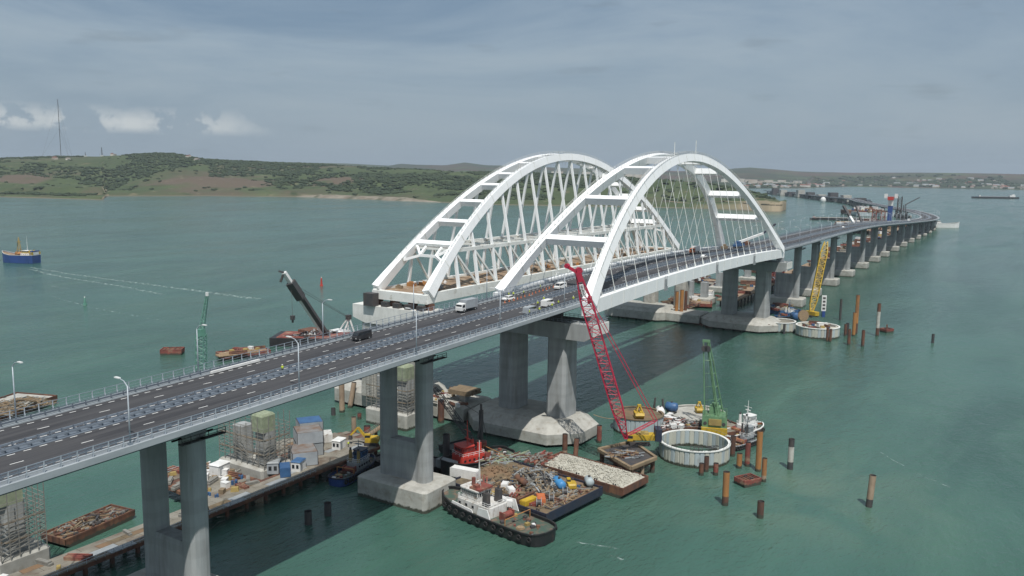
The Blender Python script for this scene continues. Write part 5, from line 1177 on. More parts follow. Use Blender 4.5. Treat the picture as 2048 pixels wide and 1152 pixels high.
pile(239.4, -37.4, 12.8, 0.9, 'rust_orange', 'orange rusty pile beside the tallest far pile', (0,0), None, None)
pile(240.4, -34.0, 6.6, 0.8, 'dark_steel', 'small dark pile by the far cofferdams', (0,0), None, None)
pile(212.4, -46.6, 8.4, 0.8, 'rust', 'rusty pile standing before the far tall piles', (0,0), None, None)
pile(212.2, -40.0, 8.2, 0.8, 'rust', 'rusty pile just off the far right cofferdam', (0,0), None, None)
pile(215.2, -28.9, 7.3, 0.7, 'rust', 'thin rusty pile at the front of the larger far cofferdam', (0,0), None, None)
pile(214.7, -30.5, 6.8, 0.7, 'rust', 'second thin pile at the front of the larger far cofferdam', (0,0), None, None)
pile(223.2, -14.9, 6.5, 0.7, 'rust', 'thin rusty pile between the two far cofferdams', (0,0), None, None)
pile(222.9, -5.0, 5.5, 0.7, 'dark_steel', 'dark thin pile before the smaller far cofferdam', (0,0), None, None)
pile(220.6, 2.9, 4.9, 0.8, 'rust', 'rusty pile left of the smaller far cofferdam', (0,0), None, None)
pile(288.2, -21.0, 12.6, 0.7, 'dark_steel', 'thin dark pole beyond the far cofferdams', (0,0), None, None)
pile(243.7, -75.2, 4.7, 0.7, 'dark_steel', 'lone short dark pile far out at the right', (0,0), None, None)
pile(-17.0, -1.6, 6.9, 0.8, 'pile_tan', 'pile standing in front of the pale pier foundation', (0,0), 'rust', None)
pile(-18.4, -5.9, 6.2, 0.75, 'rust', 'leaning rusty pile beside the stone barge', (.22,.05), None, None)
pile(0.4, -4.5, 5.6, 0.8, 'rust_red', 'red brown pile right of the pale pier foundation', (0,0), None, None)
pile(-20.7, 86.0, 10.2, 1.0, 'pile_tan', 'tan pile behind the near deck, left of two', (0,0), None, None)
pile(-14.9, 87.7, 9.1, 0.9, 'pile_tan', 'tan slanting pile behind the near deck, right of two', (.15,-.1), None, None)
pile(-25.1, 85.9, 2.5, 0.8, 'dark_steel', 'short dark pile stub left of the tan piles', (0,0), None, None)
pile(-36.9, 65.3, 5.7, 0.8, 'pile_tan', 'pile with red foot by the stacked containers', (0,0), 'pile_tan', 'rust_red')
pile(-34.5, 61.8, 2.7, 1.1, 'rust_red', 'squat red brown pile beside the thin gangway', (0,0), None, None)
pile(-23.5, 75.2, 2.1, 0.7, 'rust_red', 'small red pile stub in the green water', (0,0), None, None)
pile(-16.9, 76.3, 1.8, 1.0, 'rust_red', 'low red pile stub by the pale rail pier block', (0,0), None, None)
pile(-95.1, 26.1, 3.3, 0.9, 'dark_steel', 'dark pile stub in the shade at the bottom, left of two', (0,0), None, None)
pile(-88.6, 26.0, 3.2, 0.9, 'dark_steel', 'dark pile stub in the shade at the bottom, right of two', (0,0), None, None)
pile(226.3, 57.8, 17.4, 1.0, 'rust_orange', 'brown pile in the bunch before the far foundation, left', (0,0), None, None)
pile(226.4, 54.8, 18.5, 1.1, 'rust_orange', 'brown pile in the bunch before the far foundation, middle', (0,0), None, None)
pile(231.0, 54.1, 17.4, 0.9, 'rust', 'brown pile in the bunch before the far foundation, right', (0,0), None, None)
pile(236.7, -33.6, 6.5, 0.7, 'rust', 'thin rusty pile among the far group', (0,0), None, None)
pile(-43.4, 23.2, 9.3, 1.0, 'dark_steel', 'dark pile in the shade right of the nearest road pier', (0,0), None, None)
pile(-10.9, 49.7, 7.9, 1.1, 'rust', 'thick rusty pile behind the dark lattice boom', (0,0), None, None)

# ------------------------------------------------------------------ jetty under the approach
JP = [(-215, 43), (-50, 42.5), (-44, 50), (-44, 60), (-60, 71), (-73, 71), (-73, 50.5), (-88, 50.5), (-88, 75), (-104, 75), (-106, 51), (-215, 51)]
t = thing('jetty', 'pale concrete work jetty on piles running below the approach deck at the lower left', 'jetty', (-100, 47, 0))
b = MB(); b.prism(JP, 2.9, 3.7); part('deck_frame', b, 'rust', t)
sl = [MB().box(0, 0, 0, 5.9, 1.95, .16).mesh('deck_slab', k) for k in ('platform_deck', 'earth', 'grey_paint')]
def inpoly(x, y, P_):
    c = False
    for i in range(len(P_)):
        a, d = P_[i], P_[i-1]
        if (a[1] > y) != (d[1] > y) and x < (d[0]-a[0])*(y-a[1])/(d[1]-a[1])+a[0]: c = not c
    return c
nsl = 0
for i in range(-26, 10):
    for j in range(0, 17):
        x, y = -60+6*i+(3 if j % 2 else 0), 44+2*j
        if x > -155 and inpoly(x-2.6, y, JP) and inpoly(x+2.6, y, JP) and inpoly(x, y+.9, JP) and nsl < 290: inst('deck_slab', sl[0] if g2.random() < .86 else sl[g2.choice((1, 2))], t, (x, y, 3.705), rz=g2.uniform(-.006, .006)); nsl += 1
for k in range(28):
    for yy in (44.5, 49.5): b = MB(); b.cyl((-212+6*k, yy, -4), (-212+6*k, yy, 2.95), .5, n=8); part('pile', b, 'rust', t)
b = MB(); rail_line(b, [(-215, 43.2, 3.7), (-76, 42.8, 3.7)], 1.1, 2, .05); rail_line(b, [(-104, 74.5, 3.7), (-88.5, 74.5, 3.7)], 1.1, 2, .05); part('handrail', b, 'galv_light', t)
def place(label, q, **k): return container(label, q[0], q[1], k.pop('z', 3.87), k.pop('rz', 0), k.pop('m_', 'cabin_grey'), **k)
q = (-72.2, 51.6); place('lower grey site container with rusty roof at the foot of the stacked pair', q, rz=R(55), Lc=8.4, Wc=7, Hc=3.9, roof='roof_brown', m_='cabin_grey')
for k in range(2): place(['grey cabin with rusty roof on the stack behind the lower container', 'grey cabin under the rusty roofed one in the stack'][k], (q[0]+6.3, q[1]+4.3), rz=R(55), z=3.87+(3.6 if k == 0 else 0), Lc=7.4, Wc=7.4, Hc=3.5, roof='roof_brown' if k == 0 else 'grey_paint', m_='cabin_grey' if k == 0 else 'grey_paint')
for k in range(3): place(['top blue roofed cabin at the right end of the stacked cabins', 'middle grey cabin below the blue roofed one', 'bottom grey cabin below the blue roofed one'][k], (q[0]+11, q[1]+8.6), rz=R(55), z=3.87+2.65*(2-k), Lc=6.4, Wc=7, Hc=2.6, roof='blue' if k == 0 else 'grey_paint', m_='grey_paint' if k != 1 else 'cabin_grey')
for px_, lab_ in (((-65.5, 54.5), 'grey cabin squeezed against the right side of the container stack'), ((-82.1, 48.0), 'dark blue box container between the two small huts'), ((-55.0, 59.2), 'pale container behind the stack, toward the pier'), ((-76.1, 64.7), 'grey container at the foot of the scaffold')): place(lab_, px_, rz=R(50), m_='blue' if 'blue' in lab_ else ('white_worn' if 'pale' in lab_ else 'grey_paint'), Lc=5.0, Wc=2.6, Hc=2.6)
def hut(label, q, rz, m_='white_paint', roof='grey_paint', s=1., nwin=2):
    t = thing('site_hut', label, 'hut', (q[0], q[1], 3.87), rz); K = frame(q[0], q[1], 3.87, rz); b = K(); b.box(0, 0, 0, 3.6*s, 2.6*s, 2.6*s); part('wall', b, m_, t)
    b = K(); b.box(0, 0, 2.6*s, 3.9*s, 2.9*s, .3, taper=.8); part('roof', b, roof, t)
    for k in range(nwin): b = K(); b.box(-1.83*s, (-.6+1.2*k)*s, .9*s, .08, .7*s, 1.0*s); part('window', b, 'glass', t)
    b = K(); b.box(-.8*s, -1.33*s, .1, .9*s, .08, 2*s); part('door', b, 'grey_paint', t)
hut('grey green box hut on the jetty in front of the containers', (-82.2, 52.2), R(40), 'cabin_grey', 'grey_paint', 1.15)
hut('small white hut with blue roof on the jetty below the grey container', (-77.4, 47.9), R(20), 'white_paint', 'blue', 1.0)
hut('small white hut at the far end of the jetty beside the nearest pier', (-58.1, 51.5), R(15), 'white_paint', 'white_paint', 1.0)
hut('white shed at the lower edge of the jetty near the pier column', (-91.8, 62.3), R(10), 'white_paint', 'white_paint', 1.2, 0)
machine('yellow excavator at the end of the jetty left of the nearest pier column', (-50.4, 45.9)[0], (-50.4, 45.9)[1], 3.87, R(120), 'yellow', s=1.15, arm=True)
machine('small blue loader at the foot of the scaffolded rail pier', (-77.3, 68.0)[0], (-77.3, 68.0)[1], 3.87, R(30), 'blue_bright', s=.7)
clutter(44, -104, -46, 49.5, 74, 3.87, 'the jetty', 41, avoid=((-89, -73, 50, 72), (-76, -50, 50, 72)), inside=lambda x, y: inpoly(x, y, JP))
clutter(12, -160, -106, 44, 50, 3.87, 'the narrow part of the jetty', 42)
scrap('scrap_heap', 'rods and boards stacked round the foot of the scaffolded rail pier', -91, 66, 3.87, 3, 7, 1.2, 150, 44, ['rope_tan', 'scaffold', 'white_paint'], (1, 3))
q = (-64.5, 39.7)
vessel('work_boat', 'blue hulled work boat with tan deck cargo lying along the jetty', 'work boat', q[0], q[1], R(10), 19, 6.5, 2.2, 'ship_blue', 'grey_paint', 'navy_hull', funnel='yellow_dull', wh='blue', mast=3)
barge('barge', 'rusty flat barge in the shade at the lower left behind the first pier', -126, 66, R(8), 19, 8, 1.8, 'rust', 'earth')
scrap('scrap_heap', 'dark formwork lying on the rusty barge at the lower left', -126, 66, 1.9, 8, 2.8, 1.2, 130, 48, ['rust', 'timber', 'dark_steel', 'scaffold'], (1, 3), rz=R(8))
barge('barge', 'pale decked barge at the left edge beyond the far railing', (-92.0, 179.2)[0], (-92.0, 179.2)[1], R(20), 40, 17, 2.5, 'rust', 'concrete_pale')
scrap('scrap_heap', 'brown heap of rods on the barge at the left edge beyond the railing', (-88.3, 175.2)[0], (-88.3, 175.2)[1], 2.6, 12, 7, 3.0, 220, 45, ['rope_tan', 'timber', 'scaffold'], (2, 6))
b = MB(); a_, c_2 = (-45.5, 52.2), (-14, 60.5)
t = thing('gangway', 'thin tan gangway on stilts linking the jetty to the pale pier foundation', 'gangway', (a_[0], a_[1], 3.9)); b = MB(); b.beam((*a_, 3.9), (*c_2, 4.4), 1.8, .4); part('deck', b, 'rope_tan', t); b = MB(); rail_line(b, [(a_[0], a_[1]+.8, 4.1), (c_2[0], c_2[1]+.8, 4.6)], 1, 1.6, .04); rail_line(b, [(a_[0], a_[1]-.8, 4.1), (c_2[0], c_2[1]-.8, 4.6)], 1, 1.6, .04); part('handrail', b, 'scaffold', t)
for f in (.2, .5, .8): p = lerp(a_, c_2, f); b = MB(); b.cyl((*p, -4), (*p, 3.9), .5, n=8); part('stilt', b, 'rust', t)
# timber on the pale foundation, near road arch pier
t = thing('timber_stack', 'flat stack of tan timber on a short concrete stub beside the arch pier column', 'stack', (0, 47, 6)); b = MB(); b.box(-1, 47, 6, 2.5, 2.5, 2.6); part('stub', b, 'concrete', t)
for k in range(5):
    for j in range(8): b = MB(); b.box(-4.2+.9*j, 47+g2.uniform(-.5, .5), 8.6+.32*k, .8, 9, .3); part('board', b, 'timber', t)
clutter(22, -10, 10, 44, 60, 6.0, 'the link between the near arch pier blocks', 46, sc=(.5, .8), avoid=((-6, 6, 42, 53),))
clutter(12, -10, 8, 88, 98, 7.6, 'the rail pier foundation', 47, sc=(.5, .9))
# dark crane with lattice boom on the shaded pontoon
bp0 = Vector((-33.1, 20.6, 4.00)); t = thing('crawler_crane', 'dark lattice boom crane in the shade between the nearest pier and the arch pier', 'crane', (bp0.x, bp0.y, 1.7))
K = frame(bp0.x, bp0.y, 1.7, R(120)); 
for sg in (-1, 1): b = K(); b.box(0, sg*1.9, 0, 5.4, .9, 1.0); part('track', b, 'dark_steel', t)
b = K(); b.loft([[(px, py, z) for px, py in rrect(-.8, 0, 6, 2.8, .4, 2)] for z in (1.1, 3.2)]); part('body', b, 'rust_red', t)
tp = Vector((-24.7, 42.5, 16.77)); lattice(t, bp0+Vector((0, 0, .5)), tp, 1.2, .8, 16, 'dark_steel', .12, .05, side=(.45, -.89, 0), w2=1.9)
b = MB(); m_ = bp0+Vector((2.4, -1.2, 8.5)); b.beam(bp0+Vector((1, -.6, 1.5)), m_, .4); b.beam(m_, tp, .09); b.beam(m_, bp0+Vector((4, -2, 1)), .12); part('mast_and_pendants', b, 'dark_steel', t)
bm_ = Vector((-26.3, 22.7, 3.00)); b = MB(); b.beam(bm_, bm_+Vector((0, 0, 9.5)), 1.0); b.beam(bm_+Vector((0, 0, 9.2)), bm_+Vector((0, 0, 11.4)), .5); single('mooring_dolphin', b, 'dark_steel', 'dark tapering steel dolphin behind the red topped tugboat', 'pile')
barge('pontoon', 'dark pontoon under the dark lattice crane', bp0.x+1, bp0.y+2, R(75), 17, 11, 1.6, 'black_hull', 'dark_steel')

# ------------------------------------------------------------------ left side of the bridge
q = (4.2, 215.4); barge('pontoon', 'small rusty float alone in the water beyond the deck at the left', q[0], q[1], R(-50), 9.5, 6, 2.2, 'rust_red', 'rust', rake=.5)
for k in range(4): p = (q[0]+(-3+2*k)*math.cos(R(-50)), q[1]+(-3+2*k)*math.sin(R(-50))); o = single('steel_beam', MB().box(0, 0, 0, .35, 5.4, .3), 'rust', 'rusty beam laid across the small float', 'beam', 'beams on the small float', at=(p[0], p[1], 2.3)); o.rotation_euler = (0, 0, R(-50))
q = (20.0, 185.8); rp_ = R(-20); barge('barge', 'red painted barge with long tan pipes beyond the far railing', q[0], q[1], rp_, 22, 10, 2.0, 'rust_red', 'work_deck')
for k in range(7): o = single('long_pipe', MB().cyl((-9, 0, .3), (9, 0, .3), .28, n=8), 'rope_tan', 'long tan pipe lying on and over the red barge', 'pipe', 'long pipes on the red barge', at=(q[0]-6+.3*k, q[1]-4.2+1.1*k, 2.1+.1*(k % 2))); o.rotation_euler = (0, 0, rp_+.05*k)
clutter(9, q[0]-6, q[0]+9, q[1]-4, q[1]+4, 2.1, 'the red barge', 51, kinds=(0, 1, 4, 6), sc=(.8, 1.4))
# green lattice mast
gb_ = (-19.5, 164.4, 0.00); dg = math.hypot(gb_[0]-CX, gb_[1]-CY)
t = thing('floating_crane', 'pale green lattice mast rising beyond the far railing of the approach', 'crane', (gb_[0], gb_[1], 0))
K = frame(gb_[0], gb_[1], 0, R(30)); b = K(); b.loft([[(X, 5, 2), (X, 5, -1), (X, -5, -1), (X, -5, 2)] for X in (-9, 9)]); part('pontoon', b, 'black_hull', t)
m0 = Vector((gb_[0], gb_[1], 2)); m1 = Vector((-20.8, 161.5, 19.46)); m2 = Vector((-18.6, 159.8, 34.64))
m0 = Vector((-21.3, 161.8, 3.82)); m0b = Vector((m0.x, m0.y, 2))
lattice(t, m0b, m1, 3.2, 3.2, 12, 'mast_green', .16, .09, side=(.45, -.89, 0), name='mast'); lattice(t, m1, m2, 1.6, .8, 12, 'mast_green', .12, .07, side=(.45, -.89, 0), name='jib')
b = MB(); b.box(m1.x, m1.y, m1.z-1, 2.5, 2.5, 3); part('cab', b, 'mast_green', t)
b = MB(); b.beam(m2, m2+Vector((0, 0, 1.5)), .8); part('jib_head', b, 'white_paint', t)
# black and white floating crane
fb = Vector((62.4, 174.9, 2.79)); ft = Vector((37.9, 177.6, 37.38)); fk = fb.lerp(ft, .62)
t = thing('floating_crane', 'black and white floating crane with raised boom and white A frame beyond the railing', 'crane', (fb.x, fb.y, 0))
K = frame(fb.x, fb.y, 0, R(-60)); b = K(); b.loft([[(X, 9, 4), (X, 9, -1), (X, -9, -1), (X, -9, 4)] for X in (-26, 20)]); part('pontoon', b, 'black_hull', t)
b = K(); b.box(-3, 0, 4, 40, 16, .3); part('deck', b, 'rust_red', t)
sdv = Vector((.45, -.89, 0)); base = Vector((fb.x, fb.y, 5))
b = MB(); b.beam(fb-sdv*-1.0, fb.lerp(ft, .66)-sdv*-1.0, 1.8, 2.0, sdv); b.beam(fb+sdv*0, base, 1.5); part('boom_lower', b, 'dark_steel', t)
b = MB(); b.beam(fb+sdv*-.9, fb.lerp(ft, .66)+sdv*-.9, 1.4, 1.5, sdv); part('boom_face', b, 'white_paint', t)
b = MB(); b.beam(fb.lerp(ft, .62), fb.lerp(ft, .86), 3.6, 3.6, sdv); part('boom_joint', b, 'dark_steel', t)
b = MB(); b.beam(fb.lerp(ft, .84), ft, 1.8, 1.8, sdv); part('boom_tip', b, 'white_paint', t)
b = MB(); b.beam(ft, ft+Vector((-.8, 1.6, -4.5)), .9); b.beam(ft, ft+Vector((-1.6, 1.8, .6)), .8); part('tip_frame', b, 'dark_steel', t)
hkp = Vector((40.4, 175.3, 16.80)); b = MB(); b.beam(fb.lerp(ft, .84), hkp, .14); part('hoist_rope', b, 'dark_steel', t); b = MB(); b.box(hkp.x, hkp.y, hkp.z-1.8, 1.6, 1.6, 2); b.box(hkp.x, hkp.y, hkp.z-3.2, .7, .7, 1.4); part('hook_block', b, 'dark_steel', t)
af = Vector((76.8, 174.3, 10.80)); b = MB()
for dx in (-1.6, 1.6): b.beam(af+sdv*dx*.3, Vector((73.8, 177.5, 2.69))+sdv*dx, .7); b.beam(af+sdv*dx*.3, Vector((77.7, 173.3, 3.06))+sdv*dx, .7)
part('a_frame', b, 'white_paint', t); b = MB(); b.box(af.x, af.y, af.z-.6, 2.2, 2.2, 2.2); part('a_frame_head', b, 'dark_steel', t)
b = MB(); b.beam(af, fb.lerp(ft, .8), .16); b.beam(af+sdv*.9, fb.lerp(ft, .84)+sdv*.9, .12); part('luffing_ropes', b, 'dark_steel', t)
b = MB(); p = Vector((72.4, 178.9, 0.18)); b.box(p.x, p.y, 4.3, 12, 9, p.z-4.3+1.0); part('machine_house', b, 'white_paint', t)
b = MB(); p = Vector((63.3, 188.0, -2.48)); b.box(p.x, p.y, 4.3, 9, 7, max(1.5, p.z-4.3)); part('winch_house', b, 'rust', t)
scrap('scrap_heap', 'rusty rods and rails showing behind the far railing near the floating crane', (60.2, 181.3, -0.62)[0], (60.2, 181.3, -0.62)[1], 4.4, 9, 5, max(2, (60.2, 181.3, 0.38)[2]-4), 160, 52, ['rust', 'dark_steel', 'white_paint'], (1.5, 5))
def buoy(label, q, m_, h=4.6):
    t = thing('buoy', label, 'buoy', (q[0], q[1], 0)); b = MB(); b.cyl((q[0], q[1], -.5), (q[0], q[1], 1.0), 1.3, 1.1, 12); part('float', b, m_, t); b = MB(); b.cyl((q[0], q[1], 1), (q[0], q[1], h), .75, .5, 8); part('body', b, m_, t); b = MB(); b.cyl((q[0], q[1], h), (q[0], q[1], h+.8), .3, n=8); part('lantern', b, 'white_paint', t)
buoy('red channel buoy in the water above the floating crane boom', (210.4, 326.9), 'red_paint', 6); buoy('dark green channel buoy below the wake of the blue ship', (60.6, 379.3), 'mast_green', 4.5)

# ------------------------------------------------------------------ vehicles and people on the bridge
def wheels(t, K, xs, w, r=.42):
    for X in xs:
        for sg in (-1, 1):
            b = K(); b.cyl((X, sg*w-.12*sg, r), (X, sg*w+.12*sg, r), r, n=12); wh = part('wheel', b, 'tyre', t); b = K(); b.cyl((X, sg*w+.11*sg, r), (X, sg*w+.14*sg, r), r*.5, n=8); part('rim', b, 'grey_paint', wh)
def body(K, Ls, prof, w, tuck=.88, ztuck=1.0):
    """side profile lofted across the width, with the upper body tucked in"""
    b = K(); b.loft([[(X*Ls, yy*w/2*(tuck if z > ztuck else 1), z) for X, z in prof] for yy in (-1, 1)]); return b
def carv(name, label, cat, x, y, z, rz, m_, kind='car'):
    t = thing(name, label, cat, (x, y, z), rz); K = frame(x, y, z, rz)
    if kind == 'car': prof = [(-.5, .35), (.5, .35), (.5, .75), (.42, .95), (.22, 1.02), (.10, 1.48), (-.26, 1.5), (-.42, 1.05), (-.5, .95)]; Ls, w = 4.5, 1.8; win = [(.19, 1.05), (.095, 1.42), (-.25, 1.43), (-.38, 1.06)]; xs = (-1.4, 1.4)
    else: prof = [(-.5, .4), (.5, .4), (.5, 1.0), (.42, 1.3), (.32, 2.15), (-.49, 2.2), (-.5, 2.0)]; Ls, w = 5.6, 2.05; win = [(.40, 1.35), (.325, 1.95), (-.42, 1.98), (-.42, 1.35)]; xs = (-1.7, 1.8)
    part('body', body(K, Ls, prof, w), m_, t)
    for sg in (-1, 1): b = K(); b.loft([[(X*Ls, sg*(w/2*.88+dy), zz) for X, zz in win] for dy in (-.01, .03)]); part('side_window', b, 'glass', t)
    b = K(); a, c = (prof[4], prof[5]) if kind == 'car' else (prof[3], prof[4]); b.beam((a[0]*Ls+.02, 0, a[1]+.06), (c[0]*Ls+.02, 0, c[1]-.08), w*.78, .06, (1, 0, .3)); part('windscreen', b, 'glass', t)
    for sg in (-1, 1): b = K(); b.box(.5*Ls+.01, sg*w*.36, .66, .06, .3, .16); part('headlight', b, 'white_paint', t)
    wheels(t, K, xs, w/2-.05, .36 if kind == 'car' else .4); return t
zr = .11
def roadpos(q): return q
def onroad(px, py_z): pass
carv('van', 'dark van driving on the far lanes near the railing', 'van', -77.5, 24.3, zd(-77.5)+zr, PI, 'black_hull', 'van')
carv('van', 'white van on the far lanes beneath the foot of the road arch', 'van', 18.5, 20.6, zarch(18.5)+zr, PI, 'white_paint', 'van')
carv('car', 'white car stopped among the cones at the far lanes before the arch', 'car', -9.5, 24, zd(-9.5)+zr, R(170), 'white_paint')
carv('van', 'white van parked on the near lanes beside the workers', 'van', -12, 8.2, zd(-12)+zr, R(5), 'white_paint', 'van')
carv('van', 'grey roofed van parked on the near lanes behind the white van', 'van', -25, 6.6, zd(-25)+zr, R(3), 'cabin_grey', 'van')
carv('car', 'white car driving under the middle of the road arch', 'car', 142, 13.2, zarch(142)+zr, PI*0, 'white_paint')
carv('car', 'white car on the viaduct just beyond the far end of the arch', 'car', 520, 24.2, cur_at(520)[2]+zr, 0, 'white_paint')
carv('van', 'white van on the viaduct near the far bend', 'van', 980, 30, cur_at(980)[2]+zr, 0, 'white_paint', 'van').scale = (1.4, 1.4, 1.5)
def truck(label, x, y, z, rz, box, cabm='white_paint', Lb=5.2):
    t = thing('truck', label, 'truck', (x, y, z), rz); K = frame(x, y, z, rz)
    b = K(); b.loft([[(X, yy, zz) for X, zz in ((2.6, .6), (4.6, .6), (4.6, 1.5), (4.3, 2.5), (2.6, 2.7))] for yy in (-1.15, 1.15)]); cb = part('cab', b, cabm, t); b = K(); b.box(4.46, 0, 1.55, .12, 2.0, .8); part('windscreen', b, 'glass', cb)
    for sg in (-1, 1): b = K(); b.box(3.6, sg*1.16, 1.5, 1.2, .05, .75); part('side_window', b, 'glass', cb)
    b = K(); b.box(-.6, 0, 1.0, Lb+.8, 2.4, 2.5); part('load_box', b, box, t); b = K(); b.box(.3, 0, .6, 8, 1.2, .35); part('chassis', b, 'dark_steel', t); wheels(t, K, (-2.2, 3.5), 1.1, .5); return t
truck('white cab truck with grey tarpaulin box on the far lanes before the arch', -31, 24.6, zd(-31)+zr, PI, 'cabin_grey')
tr2 = truck('white and orange truck on the far lanes in the middle of the arch', 165, 26, zarch(165)+zr, PI, 'white_paint', 'orange_paint')
x, y, z = 231, 24.5, zd(0)+.1
t = thing('mobile_crane', 'blue mobile crane with raised boom on the deck at the far end of the arch', 'crane', (x, y, z)); K = frame(x, y, z, R(-5)); b = K(); b.box(0, 0, .9, 11, 2.6, 1.2); b.box(4.6, .3, 2.1, 1.8, 1.9, 1.2); part('carrier', b, 'blue', t); wheels(t, K, (-4, -2, 2, 4), 1.2, .6)
b = K(); b.box(-1.5, 0, 2.1, 4.2, 2.2, 1.7); part('cab', b, 'blue', t)
p0 = Vector((x-2, y, z+3)); p1 = Vector((254.3, 17.9, 51.47)); p2 = Vector((260.9, 12.8, 56.88)); b = MB(); b.beam(p0, p1, 1.1, 1.2); part('boom_lower', b, 'white_paint', t); b = MB(); b.beam(p1, p2, .8, .9); part('boom_upper', b, 'navy_hull', t)
# gantry trusses and work clutter round the far lanes
for k, (xx, yy) in enumerate(((215, 27.5), (247, 29), (258, 28))):
    b = MB(); zz = zd(0)+.15 if xx < 235 else cur_at(xx)[2]+.12; b.box(0, 0, 0, 5, 2.4, 1.8); b.box(.6, .1, 1.8, 2, 1.4, .9); single('site_cabin', b, ['timber', 'yellow_dull', 'rust'][k], ['tan work box on the deck at the far end of the arch', 'yellow work box just beyond the road arch', 'brown work box beyond the road arch on the left edge'][k], 'box', at=(xx, yy, zz))
# workers
def make_person():
    t = thing('person', 'worker in a yellow green vest standing on the road near the foot of the arch', 'person', (0, 0, 0), 0, 'road workers in bright vests near the arch foot')
    me = bpy.data.meshes.new('body'); jn = {'pel': (0, 0, .95), 'che': (0, 0, 1.32), 'nec': (0, 0, 1.5), 'hea': (0.02, 0, 1.66), 'hl': (0, .11, .9), 'kl': (.06, .13, .5), 'fl': (0, .14, .08), 'tl': (.14, .15, .04), 'hr': (0, -.11, .9), 'kr': (-.02, -.13, .5), 'fr': (-.1, -.14, .08), 'tr': (.05, -.15, .04), 'sl': (0, .2, 1.42), 'el': (.03, .28, 1.16), 'wl': (.16, .27, .95), 'sr': (0, -.2, 1.42), 'er': (-.03, -.28, 1.15), 'wr': (.1, -.26, .92)}
    rad = {'pel': .15, 'che': .17, 'nec': .065, 'hea': .11, 'hl': .1, 'kl': .07, 'fl': .05, 'tl': .04, 'hr': .1, 'kr': .07, 'fr': .05, 'tr': .04, 'sl': .07, 'el': .05, 'wl': .04, 'sr': .07, 'er': .05, 'wr': .04}
    ks = list(jn); E = [('pel', 'che'), ('che', 'nec'), ('nec', 'hea'), ('pel', 'hl'), ('hl', 'kl'), ('kl', 'fl'), ('fl', 'tl'), ('pel', 'hr'), ('hr', 'kr'), ('kr', 'fr'), ('fr', 'tr'), ('che', 'sl'), ('sl', 'el'), ('el', 'wl'), ('che', 'sr'), ('sr', 'er'), ('er', 'wr')]
    me.from_pydata([jn[k] for k in ks], [(ks.index(a), ks.index(c)) for a, c in E], []); o = bpy.data.objects.new('body', me); COL.objects.link(o); md = o.modifiers.new('s', 'SKIN')
    for i, k in enumerate(ks): v = me.skin_vertices[0].data[i]; v.radius = (rad[k], rad[k]); v.use_root = (k == 'pel')
    sb = o.modifiers.new('d', 'SUBSURF'); sb.levels = 1; dg_ = bpy.context.evaluated_depsgraph_get(); me2 = bpy.data.meshes.new_from_object(o.evaluated_get(dg_)); bpy.data.objects.remove(o)
    me2.materials.clear()
    for k in ('cloth_dark', 'hi_vis', 'skin'): me2.materials.append(MATS[k])
    for p in me2.polygons: c = p.center; p.material_index = 2 if c.z > 1.52 or (c.z < .99 and abs(c.y) > .22) else (1 if c.z > .98 else 0)
    o = bpy.data.objects.new('body', me2); COL.objects.link(o); o.parent = t
    b = MB(); b.loft([[(.02+r_*math.cos(a), r_*math.sin(a), z) for a in [2*PI*k/10 for k in range(10)]] for z, r_ in ((1.70, .15), (1.76, .13), (1.82, .05))]); XF[t] = ((0, 0, 0), 0); part('helmet', b, 'white_paint', t); return t
pp = make_person(); KC[pp] = [(c, kids(c)) for c in kids(pp)]
spots = [(-22.5, 4.9), (-27.5, 5.3), (-9, 6), (-14.5, 5.2), (-13.8, 10.6), (-1.2, 5), (0.2, 5.8), (-4.5, 27), (-3, 26.2), (1.5, 25), (-6, 13), (14, 26)]
for k, (xx, yy) in enumerate(spots):
    zz = (zd(xx) if xx < 0 else zarch(xx))+.105
    if k == 0: pp.location = (xx, yy, zz)
    else: tree_copy(pp, (xx, yy, zz), g2.uniform(0, 6.2))
q = (-113, 17.5); o = tree_copy(pp, (-111, YC-.2, zd(-111)+.17), 1, 'worker bending over the median barrier near the left of the frame', 'lone workers'); 
for xx, yy, zz, l in ((-6.6, 95, 7.6, 'worker standing on the pale rail pier foundation, left of two'), (-6.9, 93.6, 7.6, 'worker standing on the pale rail pier foundation, right of two'), ((-55.9, 49.8)[0], (-55.9, 49.8)[1], 3.87, 'worker walking by the small white hut on the jetty')): tree_copy(pp, (xx, yy, zz), g2.uniform(0, 6), l, 'lone workers')
def cone_mesh():
    b = MB(); b.cyl((0, 0, .05), (0, 0, .8), .22, .05, 8); b.box(0, 0, 0, .5, .5, .06); return b.mesh('traffic_cone', 'orange_paint')
CM = cone_mesh()
for k in range(16): o = bpy.data.objects.new('traffic_cone', CM); COL.objects.link(o); xx = -14+2.6*k; yy = 22.3+.15*k+g2.uniform(-.3, .3); o.location = (xx, yy, (zd(xx) if xx < 0 else zarch(xx))+.11); tag(o, 'orange traffic cone along the far lanes near the arch foot', 'cone', 'orange cones along the far lanes')
b = MB(); b.box(0, 0, 0, 13, .5, .5); single('loose_rail', b, 'white_paint', 'long bright white strip lying by the far kerb beside the green mast', 'panel', at=(-113.5, 27.9, zd(-113.5)+.3)).rotation_euler = (0, -.0235, 0)

